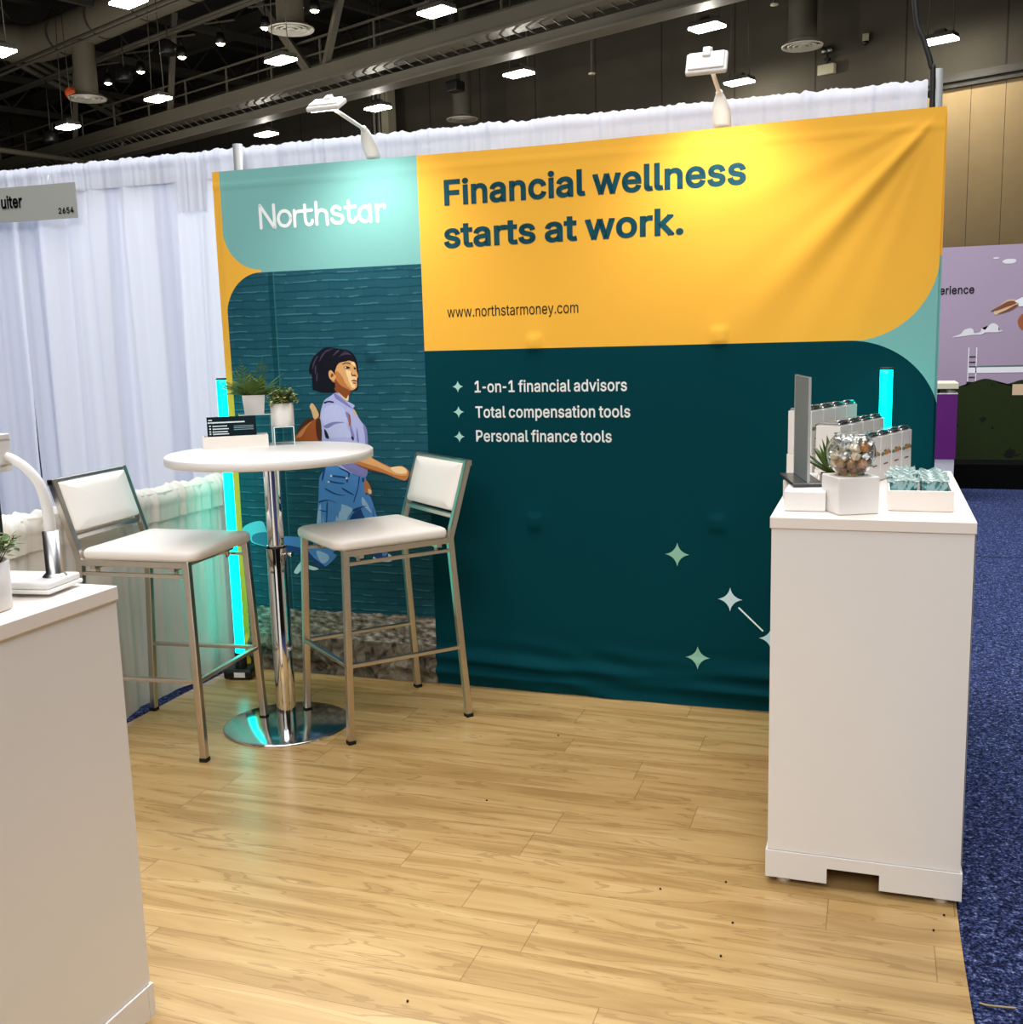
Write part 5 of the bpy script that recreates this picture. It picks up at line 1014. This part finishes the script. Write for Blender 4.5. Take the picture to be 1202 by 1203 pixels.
t = thing('potted_fern', 'green fern in a square tapered white pot on the taller riser', 'potted plant', (R1[0] - 0.004, R1[1] + 0.004, TZ + 0.121), math.radians(32))
b2 = bmesh.new(); A = [b2.verts.new((x * 0.0375, y * 0.0375, 0)) for x, y in ((-1, -1), (1, -1), (1, 1), (-1, 1))]; B = [b2.verts.new((x * 0.0445, y * 0.0445, 0.075)) for x, y in ((-1, -1), (1, -1), (1, 1), (-1, 1))]
Ci = [b2.verts.new((x * 0.040, y * 0.040, 0.075)) for x, y in ((-1, -1), (1, -1), (1, 1), (-1, 1))]; Di = [b2.verts.new((x * 0.038, y * 0.038, 0.06)) for x, y in ((-1, -1), (1, -1), (1, 1), (-1, 1))]
b2.faces.new(list(reversed(A)))
for X, Y in ((A, B), (B, Ci), (Ci, Di)):
    for q in range(4): b2.faces.new((X[q], X[(q + 1) % 4], Y[(q + 1) % 4], Y[q]))
m_ = MB(); m_._in(b2); m_.build('pot', POTWHITE, t)
MB().bx(-0.0385, 0.0385, -0.0385, 0.0385, 0.055, 0.066).build('soil', SOIL, t); fern(t, 36, 0.165, 0.064, 11)
t = thing('potted_plant', 'small bushy plant with pale leaf edges in a round white pot', 'potted plant', (R2[0] + 0.004, R2[1] - 0.012, TZ + 0.074))
MB().lathe([(0, 0), (0.0425, 0), (0.0445, 0.003), (0.0455, 0.090), (0.0425, 0.090), (0.041, 0.078), (0, 0.078)], n=40).build('pot', POTWHITE, t)
MB().lathe([(0.0405, 0.079), (0, 0.083)], n=24).build('soil', SOIL, t); bush(t, 84, 0.058, 0.072, 0.086, 21, 0.011, 0.018)

# ------------------------------------------------------------------ things on the left counter
LZ = 0.980
t = thing('phone_stand', 'white gooseneck phone stand on the left counter', 'phone stand', (1.092, -2.385, LZ), math.radians(8))
MB().box((0.0, 0, 0.010), (0.185, 0.115, 0.008), None, 0.003).box((0, 0, 0.021), (0.178, 0.108, 0.014), None, 0.004).build('base', WHITE_PLASTIC, t)
MB().lathe([(0.024, 0.028), (0.020, 0.033), (0.0165, 0.036), (0.0165, 0.120), (0, 0.120)], (0.060, 0.012, 0), 24).build('sleeve', mat('satin_chrome', (196, 196, 198), 0.30, 1.0), t)
MB().tube(smooth_open([(0.060, 0.012, 0.11), (0.057, 0.012, 0.17), (0.046, 0.010, 0.215), (0.025, 0.005, 0.246), (0.002, 0.0, 0.265), (-0.012, -0.004, 0.272)], 8), [0.0115 - 0.00008 * q for q in range(41)], 14).build('gooseneck', WHITE_PLASTIC, t)
m_ = MB().bx(-0.048, -0.010, -0.03, 0.012, 0.242, 0.258, 0.002).bx(-0.048, -0.010, -0.03, 0.012, 0.300, 0.316, 0.002).bx(-0.026, -0.010, -0.03, 0.012, 0.250, 0.308, 0.002).bx(-0.078, -0.048, -0.03, 0.012, 0.242, 0.316, 0.002)
m_.build('bracket', FROST, t)
tag(MB().box((0, 0, 0.0), (0.22, 0.010, 0.34), None, 0.004).build('tablet', BLACKP, None, (0.9270, -2.3885, LZ + 0.270), math.radians(8)), 'black tablet edge held in the gooseneck stand at left', 'tablet')
t = thing('potted_plant', 'leafy plant in a round white pot at the left picture edge', 'potted plant', (1.141, -2.535, LZ))
MB().lathe([(0, 0), (0.042, 0), (0.045, 0.004), (0.047, 0.092), (0.043, 0.092), (0.041, 0.08), (0, 0.08)], n=40).build('pot', POTWHITE, t)
MB().lathe([(0.041, 0.081), (0, 0.085)], n=24).build('soil', SOIL, t); bush(t, 60, 0.064, 0.100, 0.085, 33, 0.011, 0.020, True)

# ------------------------------------------------------------------ things on the right counter
RZ = 0.994
def block(label, x0, x1, y0, y1, h, rz=0.0, loc=None):
    o = MB().box((0, 0, h / 2), (x1 - x0, y1 - y0, h), None, 0.0025).build('display_block', FROST, None, loc or ((x0 + x1) / 2, (y0 + y1) / 2, RZ), rz)
    return tag(o, label, 'display block', 'frosted display blocks')
block('low frosted white block under the front of the sign holder', 2.482, 2.586, -1.232, -1.030, 0.052)
block('low frosted white block under the back of the sign holder', 2.462, 2.548, -1.020, -0.850, 0.052)
cb = math.radians(25)
cbx, cby = toworld((2.621, -1.284), cb, 0.052, 0.055)
block('tall frosted white cube under the glass fishbowl', 0, 0.108, 0, 0.108, 0.094, cb, (cbx, cby, RZ))
SGREY = mat('grey_sign_back', (150, 152, 150), 0.35, noise=0.03, nscale=6, coat=0.3)
t = thing('sign_holder', 'upright grey-backed sign holder on the right counter, seen nearly edge-on', 'sign holder', (2.512, -1.045, RZ + 0.0525), math.radians(-76.5))
MB().box((0, 0.0, 0.005), (0.232, 0.080, 0.009), None, 0.002).build('foot', mat('dark_grey_foot', (58, 60, 60), 0.25), t)
MB().box((0, 0, 0.148), (0.214, 0.004, 0.276), None, 0.001).build('card', SGREY, t)
MB().box((0, 0.003, 0.148), (0.218, 0.002, 0.278)).box((-0.108, 0, 0.148), (0.002, 0.006, 0.278)).box((0.108, 0, 0.148), (0.002, 0.006, 0.278)).box((0, 0, 0.2875), (0.218, 0.006, 0.002)).build('clear_sleeve', mat('sleeve_plastic', (206, 210, 210), 0.08, alpha=0.55, coat=0.5), t)
GLASS = mat('bowl_glass', (255, 255, 255), 0.01, trans=1.0, ior=1.12, spec=0.6, coat=0.6)
BZ = RZ + 0.0945; bR = 0.061
t = thing('fishbowl', 'round glass bowl of wrapped sweets on the frosted cube', 'bowl', (cbx, cby, BZ))
prof = []
for q in range(15):
    a = math.radians(-66 + q * (66 + 52) / 14); prof.append((bR * math.cos(a), bR * 0.915 + bR * math.sin(a)))
m_ = MB(); m_.lathe([(0, 0.0)] + [(0.026, 0.0)] + prof + [(bR * 0.72, bR * 1.74)] + [(r - 0.0022, z + 0.0015) for r, z in reversed(prof)] + [(0.02, 0.0035), (0, 0.0035)], n=44)
m_.build('glass', GLASS, t)
CANDY = [mat('candy_wrap_brown', (166, 128, 90), 0.25, noise=0.2, nscale=80), mat('candy_wrap_cream', (226, 214, 186), 0.2, noise=0.1, nscale=80), mat('candy_wrap_silver', (214, 218, 214), 0.15, 0.7, noise=0.1, nscale=90), mat('candy_wrap_orange', (196, 142, 92), 0.3)]
CNAME = ['brown-wrapped sweet in the glass bowl', 'cream-wrapped sweet in the glass bowl', 'silver-wrapped sweet in the glass bowl', 'orange-wrapped sweet in the glass bowl']
rd = random.Random(5); spots = []
protos = {}
for z in (0.014, 0.033, 0.052, 0.071, 0.087):
    rmax = math.sqrt(max(0, bR ** 2 - (z - bR * 0.915) ** 2)) - 0.017
    rings = [(0.0, 1)] + ([(rmax, max(3, int(2 * PI * rmax / 0.027)))] if rmax > 0.012 else []) + ([(rmax * 0.5, 4)] if rmax > 0.036 else [])
    for (r, n) in rings:
        for q in range(n):
            a = q * 2 * PI / n + z * 60; spots.append((r * math.cos(a), r * math.sin(a), z))
for (x, y, z) in spots:
    kx = rd.choice((0, 0, 1, 0)) if z < 0.04 else rd.choice((2, 2, 2, 1)); kx = 3 if rd.random() < 0.05 else kx
    if kx not in protos:
        m_ = MB(); m_.lathe([(0, -0.0095), (0.005, -0.0088), (0.0088, -0.004), (0.0092, 0.001), (0.0066, 0.0072), (0, 0.009)], n=10)
        for v in m_.bm.verts: v.co += Vector([rd.uniform(-0.0017, 0.0017) for _ in range(3)])
        for f in m_.bm.faces: f.smooth = kx == 0
        for sg in (-1, 1): m_.grid(lambda u, v: Vector((sg * (0.0075 + 0.007 * u), (v - 0.5) * (0.004 + 0.010 * u), 0.0012 * math.sin(v * 19) * u)), 2, 8)
        protos[kx] = o = m_.build('wrapped_sweet', CANDY[kx])
    else: o = protos[kx].copy(); COL.objects.link(o)
    tag(o, CNAME[kx], 'sweet', 'sweets in the glass bowl, ' + ('brown', 'cream', 'silver', 'orange')[kx])
    o.location = (cbx + x, cby + y, BZ + z); o.rotation_euler = (rd.uniform(-1, 1), rd.uniform(-1, 1), rd.uniform(0, 6)); o.scale = (1.28, 1.28, 1.28)
# shallow tray of packets
tx0, tx1, ty0, ty1 = 2.737, 2.893, -1.186, -0.86
t = thing('sample_tray', 'open white tray of teal packets on the right counter', 'tray', (tx0, ty0, RZ))
w, d, h = tx1 - tx0, ty1 - ty0, 0.052
MB().bx(0, w, 0, 0.005, 0, h, 0.001).bx(0, w, d - 0.005, d, 0, h, 0.001).bx(0, 0.005, 0.005, d - 0.005, 0, h, 0.001).bx(w - 0.005, w, 0.005, d - 0.005, 0, h, 0.001).bx(0.005, w - 0.005, 0.005, d - 0.005, 0, 0.005).build('tray_walls', WHITE_EDGE, t)
PK = mat('teal_sachet', (34, 112, 112), 0.25, noise=0.5, nscale=120, coat=0.5); PKC = mat('clear_film', (205, 228, 224), 0.1, alpha=0.75, coat=0.8, noise=0.25, nscale=150)
rd = random.Random(12); P0 = None
def packet(seed):
    rq = random.Random(seed); m_ = MB()
    m_.grid(lambda u, v: Vector(((u - 0.5) * 0.058, 0.0040 * math.cos((u - .5) * PI) * math.cos((v - 0.5) * PI) + 0.0012 * math.sin(u * 21 + v * 9), v * 0.066)), 10, 12)
    m_.grid(lambda u, v: Vector(((0.5 - u) * 0.058, -0.0040 * math.cos((u - .5) * PI) * math.cos((v - 0.5) * PI) + 0.0012 * math.sin(u * 17 + v * 13), v * 0.066)), 10, 12)
    f = MB(); ph = rq.uniform(0, 6)
    f.grid(lambda u, v: Vector(((u - 0.5) * 0.066, 0.0035 * math.sin(u * 15 + v * 8 + ph) + 0.0015 * math.sin(u * 40 + v * 33), 0.064 + v * 0.011 + 0.003 * math.sin(u * 12 + ph))), 16, 5)
    return m_, f
a_, f_ = packet(1)
t = P0 = thing('sachet', 'teal sachet in clear film standing in the white tray', 'sachet', (0, 0, 0), 0, 'teal sachets in the white tray')
a_.build('pouch', PK, t, normals=False); f_.build('film', PKC, t, normals=False)
first = True
for col_, xx in enumerate((2.777, 2.853)):
    for q in range(13):
        if col_ == 1 and q > 10: continue
        y = ty0 + 0.022 + q * 0.0215; loc = (xx + rd.uniform(-0.004, 0.004), y, RZ + 0.0065); ang = rd.uniform(-0.12, 0.12) * (2.2 if col_ == 0 else 1)
        o = P0 if first else dup(P0, loc)
        first = False; o.location = loc; o.rotation_euler = (-0.26 + rd.uniform(-0.05, 0.05), rd.uniform(-0.06, 0.06) * (2.5 if col_ == 0 else 1), ang)
# tiered rows of cartons
KW = mat('white_carton', (232, 228, 224), 0.45); KD = mat('carton_clasp', (22, 26, 28), 0.4); KS = mat('carton_lid_foil', (196, 200, 202), 0.2, 0.85)
KO = mat('carton_print_orange', (204, 134, 62), 0.55); KG = mat('carton_print_green', (96, 134, 110), 0.55); KI = mat('carton_print_ink', (104, 98, 94), 0.6)
cw, cd, ch = 0.089, 0.078, 0.135
CA = math.atan2(0.938, 0.346)
# local frame of a carton: x along the row, -y the printed face
def carton():
    t = thing('carton', 'carton', 'carton', (0, 0, 0), CA)
    MB().box((0, 0, ch / 2), (cw, cd, ch), None, 0.0015).build('body', KW, t)
    MB().box((0, 0, ch + 0.004), (cw * 0.92, cd * 0.9, 0.0085), None, 0.003).tube([(-0.03, -0.02, ch + 0.012), (-0.01, -0.028, ch + 0.015), (0.012, -0.024, ch + 0.013), (0.03, -0.03, ch + 0.012)], 0.003, 6).build('lid', KS, t)
    MB().box((0.0, -cd / 2 + 0.012, ch + 0.0065), (0.042, 0.02, 0.008), None, 0.003).build('clasp', KD, t)
    m_ = MB()
    for (x, z, rx, rz) in ((0.004, ch * 0.60, 0.022, 0.006), (0.020, ch * 0.635, 0.010, 0.006), (-0.004, ch * 0.585, 0.016, 0.004)):
        m_.poly([(x + rx * math.cos(q * PI / 6), -cd / 2 - 0.0006 - 0.0001 * z, z + rz * math.sin(q * PI / 6)) for q in range(12)])
    m_.build('printed_motif', KO, t)
    m_ = MB()
    for (x, z, rx, rz) in ((-0.028, ch * 0.59, 0.014, 0.006), (-0.006, ch * 0.655, 0.014, 0.004), (0.034, ch * 0.60, 0.009, 0.005)):
        m_.poly([(x + rx * math.cos(q * PI / 6), -cd / 2 - 0.0004, z + rz * math.sin(q * PI / 6)) for q in range(12)])
    m_.build('printed_leaf', KG, t)
    MB().box((0.0, -cd / 2 - 0.0004, ch * 0.36), (0.036, 0.0006, 0.0045)).build('printed_line', KI, t)
    return t
C0 = carton(); first = True
dv = Vector((0.346, 0.938)); nv = Vector((0.938, -0.346)); end = Vector((2.815, -0.350))
RL = ['white printed carton in the lowest front row on the right counter', 'white printed carton in the middle row of the stepped display', 'white printed carton in the topmost back row of the stepped display']
RGp = ['cartons in the front row', 'cartons in the middle row', 'cartons in the back row']
steps = []
for rw in range(3):
    e = end - nv * (0.092 * rw); zz = RZ + (0.0005, 0.036, 0.080)[rw]
    for q in range((5, 4, 4)[rw]):
        c_ = e - dv * (cw / 2 + 0.003 + q * (cw + 0.0035)) - nv * (cd / 2)
        o = C0 if first else dup(C0, (0, 0, 0)); first = False
        o.location = (c_.x, c_.y, zz + 0.0005); o.rotation_euler = (0, 0, CA); o['label'] = RL[rw]; o['group'] = RGp[rw]
    if rw > 0:
        c_ = e - dv * (2.0 * (cw + 0.0035)) - nv * (cd / 2); hgt = zz - RZ
        tag(MB().box((0, 0, hgt / 2), (4 * (cw + 0.0035), cd + 0.006, hgt), None, 0.001).build('display_step', FROST, None, (c_.x, c_.y, RZ), CA), ('', 'white step under the middle row of cartons', 'higher white step under the back row of cartons')[rw], 'display step')
t = thing('potted_plant', 'small spiky plant in a square white pot behind the glass bowl', 'potted plant', (2.594, -0.960, RZ), 0.3)
MB().box((0, 0, 0.032), (0.062, 0.062, 0.064), None, 0.003).build('pot', POTWHITE, t)
MB().box((0, 0, 0.063), (0.056, 0.056, 0.006)).build('soil', SOIL, t)
m_ = MB(); rd = random.Random(8)
for q in range(30):
    a = q * 2.4; el = 0.45 + 1.0 * (q / 30); L = rd.uniform(0.085, 0.135)
    m_.leaf((0.006 * math.cos(a), 0.006 * math.sin(a), 0.066), (math.cos(a) * math.cos(el), math.sin(a) * math.cos(el), math.sin(el)), L, 0.020, 0.10, fold=0.35)
m_.build('spiky_leaves', FERN, t)
# leaflets lying at the left edge of the stepped display
for q, (z, rz, lb) in enumerate(((0.0, 0.2, 'white folded leaflet lowest at the left end of the stepped cartons'), (0.012, 0.5, 'white folded leaflet on top at the left end of the stepped cartons'))):
    o = MB().box((0, 0, 0.004), (0.10, 0.07, 0.008), (0.0, 0.0, 0), 0.001).build('folded_leaflet', WHITE_EDGE, None, (2.515, -0.72, RZ + 0.0005 + z), rz); tag(o, lb, 'leaflet')

# ------------------------------------------------------------------ booth across the aisle, right
LAV = mat('lavender_print', (160, 141, 160), 0.6, noise=0.03, nscale=2); HEDGE = None
k = NB('printed_hedge'); n1 = k.noise(3.0, 5); n2 = k.noise(14.0, 3)
HEDGE = k.fin(k.mix(k.M('GREATER_THAN', n1, 0.60), k.mix(n2, C4(26, 36, 6), C4(34, 44, 10)), C4(10, 14, 5)), 0.8, 0.2)
CLOUD = mat('print_cloud', (214, 210, 212), 0.6); SKIN2 = mat('print_brown_skin', (120, 66, 32), 0.6); CUFF = mat('print_white_cuff', (226, 226, 228), 0.6); OUTL = mat('print_outline', (206, 176, 140), 0.6); BRICKR = mat('print_russet', (150, 80, 40), 0.6); LADW = mat('print_white_ladder', (228, 226, 226), 0.6); TEALP = mat('print_grey_teal', (84, 108, 104), 0.6)
t = thing('mural_wall', 'lavender printed booth wall with clouds and hedge across the aisle', 'booth wall', (0, 6.8, 0))
MB().bx(2.2, 6.2, 0.0, 0.06, 0.222, 2.190).build('panel', LAV, t)
fm = lambda x, z, o=0.002: Vector((x, -o, z))
def plate(name, mm, outl, o=0.002, sm_=True):
    m_ = MB(); pp = smooth_closed([(x, z, 0) for x, z in outl], 4) if sm_ else [Vector((x, z, 0)) for x, z in outl]
    b2 = bmesh.new(); f = b2.faces.new([b2.verts.new((p.x, -o, p.y)) for p in pp]); bmesh.ops.triangulate(b2, faces=[f]); m_._in(b2); return m_.build(name, mm, t)
rd = random.Random(2); hp = [(2.2, 0.222), (6.2, 0.222), (6.2, 0.96)]; x = 6.1
while x > 3.52: hp.append((x, 0.955 + 0.020 * math.sin(x * 21) + 0.012 * math.sin(x * 9.3))); x -= 0.035
hp += [(3.49, 0.955), (3.485, 0.915), (3.43, 0.912), (2.2, 0.912)]
plate('printed_hedge', HEDGE, hp, 0.002, False)
plate('printed_cloud', CLOUD, [(3.672, 2.075), (3.69, 2.082), (3.724, 2.078), (3.715, 2.068), (3.685, 2.066)]); plate('printed_cloud', CLOUD, [(3.75, 2.040), (3.785, 2.060), (3.85, 2.058), (3.866, 2.042), (3.845, 2.022), (3.78, 2.020)])
plate('printed_cloud', CLOUD, [(3.348, 1.369), (3.42, 1.395), (3.45, 1.432), (3.50, 1.448), (3.53, 1.432), (3.54, 1.402), (3.59, 1.412), (3.60, 1.445), (3.63, 1.430), (3.66, 1.470), (3.70, 1.488), (3.74, 1.462), (3.745, 1.425), (3.78, 1.420), (3.74, 1.405), (3.64, 1.405), (3.60, 1.388), (3.52, 1.385), (3.44, 1.375)])
plate('printed_outline', OUTL, [(3.70, 1.596), (3.80, 1.690), (3.885, 1.690), (3.905, 1.660), (3.895, 1.640), (3.80, 1.596), (3.72, 1.562)], 0.0025)
plate('printed_hand', SKIN2, [(3.669, 1.596), (3.74, 1.640), (3.815, 1.682), (3.875, 1.680), (3.880, 1.660), (3.80, 1.628), (3.72, 1.600)], 0.003); plate('printed_hand', SKIN2, [(3.728, 1.571), (3.80, 1.605), (3.88, 1.650), (3.895, 1.640), (3.85, 1.605), (3.78, 1.580)], 0.0035)
plate('printed_cuff', CUFF, [(3.872, 1.681), (3.934, 1.716), (4.1, 1.80), (4.1, 1.66), (3.937, 1.633), (3.905, 1.636), (3.900, 1.66)], 0.004)
plate('printed_head', BRICKR, [(3.901, 1.496), (3.92, 1.545), (3.96, 1.575), (4.02, 1.56), (4.05, 1.49), (4.02, 1.43), (3.95, 1.42), (3.915, 1.45)], 0.003)
m_ = MB()
for x in (3.499, 3.567): m_.poly([fm(x - 0.004, 0.955), fm(x + 0.004, 0.955), fm(x + 0.004, 1.27), fm(x - 0.004, 1.27)])
m_.poly([fm(3.504, 1.034), fm(6.0, 1.034), fm(6.0, 1.086), fm(3.504, 1.086)]); m_.build('printed_ladder', LADW, t)
m_ = MB()
for z in (1.185, 1.135, 1.092, 0.995): m_.poly([fm(3.505, z - 0.005, 0.003), fm(3.562, z - 0.005, 0.003), fm(3.562, z + 0.005, 0.003), fm(3.505, z + 0.005, 0.003)])
m_.build('printed_rung', INK, t)
m_ = MB(); m_.poly([fm(3.504, 1.088, 0.003), fm(6.0, 1.088, 0.003), fm(6.0, 1.112, 0.003), fm(3.60, 1.100, 0.003)]); m_.build('printed_band', TEALP, t)
m_ = MB(); m_.poly([fm(3.884, 0.925, 0.003), fm(4.2, 0.93, 0.003), fm(4.2, 0.826, 0.003), fm(3.884, 0.826, 0.003)]); m_.build('printed_box', OUTL, t)
m_ = MB(); put_text(m_, 'perience', lambda x, z: fm(x, z, 0.003), 3.178, 3.524, 1.764, 0.075, 16); m_.build('mural_lettering', INK, t)
tag(MB().bx(2.2, 6.2, 6.42, 6.88, -0.004, 0.221).build('booth_plinth', mat('black_skirt', (3, 3, 3), 0.9, spec=0.1)), 'black plinth under the lavender booth wall', 'plinth')
PURP = mat('purple_panel', (92, 10, 104), 0.45)
t = thing('display_counter', 'purple counter with cream top before the lavender wall', 'counter', (0, 0, 0))
MB().bx(2.55, 3.340, 5.60, 6.05, 0.36, 0.907).build('body', PURP, t); MB().bx(2.56, 3.332, 5.61, 6.04, -0.004, 0.36).build('plinth', mat('grey_white_panel', (206, 204, 214), 0.5), t)
MB().bx(2.55, 3.342, 5.60, 6.05, 0.907, 0.915).build('shelf', WHITE_EDGE, t); MB().bx(2.55, 3.345, 5.59, 6.06, 0.950, 1.000, 0.004).build('countertop', mat('cream_top', (214, 206, 176), 0.5), t)
m_ = MB()
for x in (2.6, 3.30): m_.bx(x, x + 0.02, 5.95, 6.0, 0.915, 0.95)
m_.build('top_spacer', BLACKP, t)
for q, (x, mm, lb) in enumerate(((3.15, BLACKP, 'dark small case in the slot of the purple counter'), (3.22, GALV, 'silver small case in the slot of the purple counter'), (3.285, CUFF, 'white small case in the slot of the purple counter'))):
    tag(MB().box((0, 0, 0.0125), (0.05, 0.06, 0.024), None, 0.004).build('small_case', mm, None, (x, 5.68, 0.9152), 0.3 * q), lb, 'case')

# ------------------------------------------------------------------ litter on the floor
tag(MB().tube(smooth_open([(2.950, -1.732, 0.004), (2.965, -1.738, 0.006), (2.985, -1.733, 0.004), (3.022, -1.730, 0.005)], 4), 0.0022, 6).build('straw', mat('dry_straw', (170, 150, 110), 0.8)), 'short dry straw lying on the blue carpet edge', 'straw')
SPECK = mat('dark_crumb', (40, 26, 18), 0.8)
for x, y, lb in ((2.897, -1.372, 'dark crumb on the wood floor nearest the right counter foot'), (2.869, -1.452, 'second dark crumb on the wood floor before the right counter'), (1.62, -0.45, 'dark crumb on the wood floor in front of the banner')):
    cr = tag(MB().lathe([(0, 0), (0.003, 0.001), (0.0026, 0.004), (0, 0.005)], (0, 0, 0), 8).build('crumb', SPECK, None, (x, y, 0.0)), lb, 'crumb')
for x, y in ((2.194, -1.441), (2.355, -1.357), (2.398, -1.554), (2.39, -1.707), (1.749, -2.079), (1.558, -1.049)):
    o = cr.copy(); COL.objects.link(o); o.location = (x, y, 0.0); tag(o, 'tiny dark crumb scattered on the open wood floor mid-booth', 'crumb', 'crumbs scattered on the wood floor')
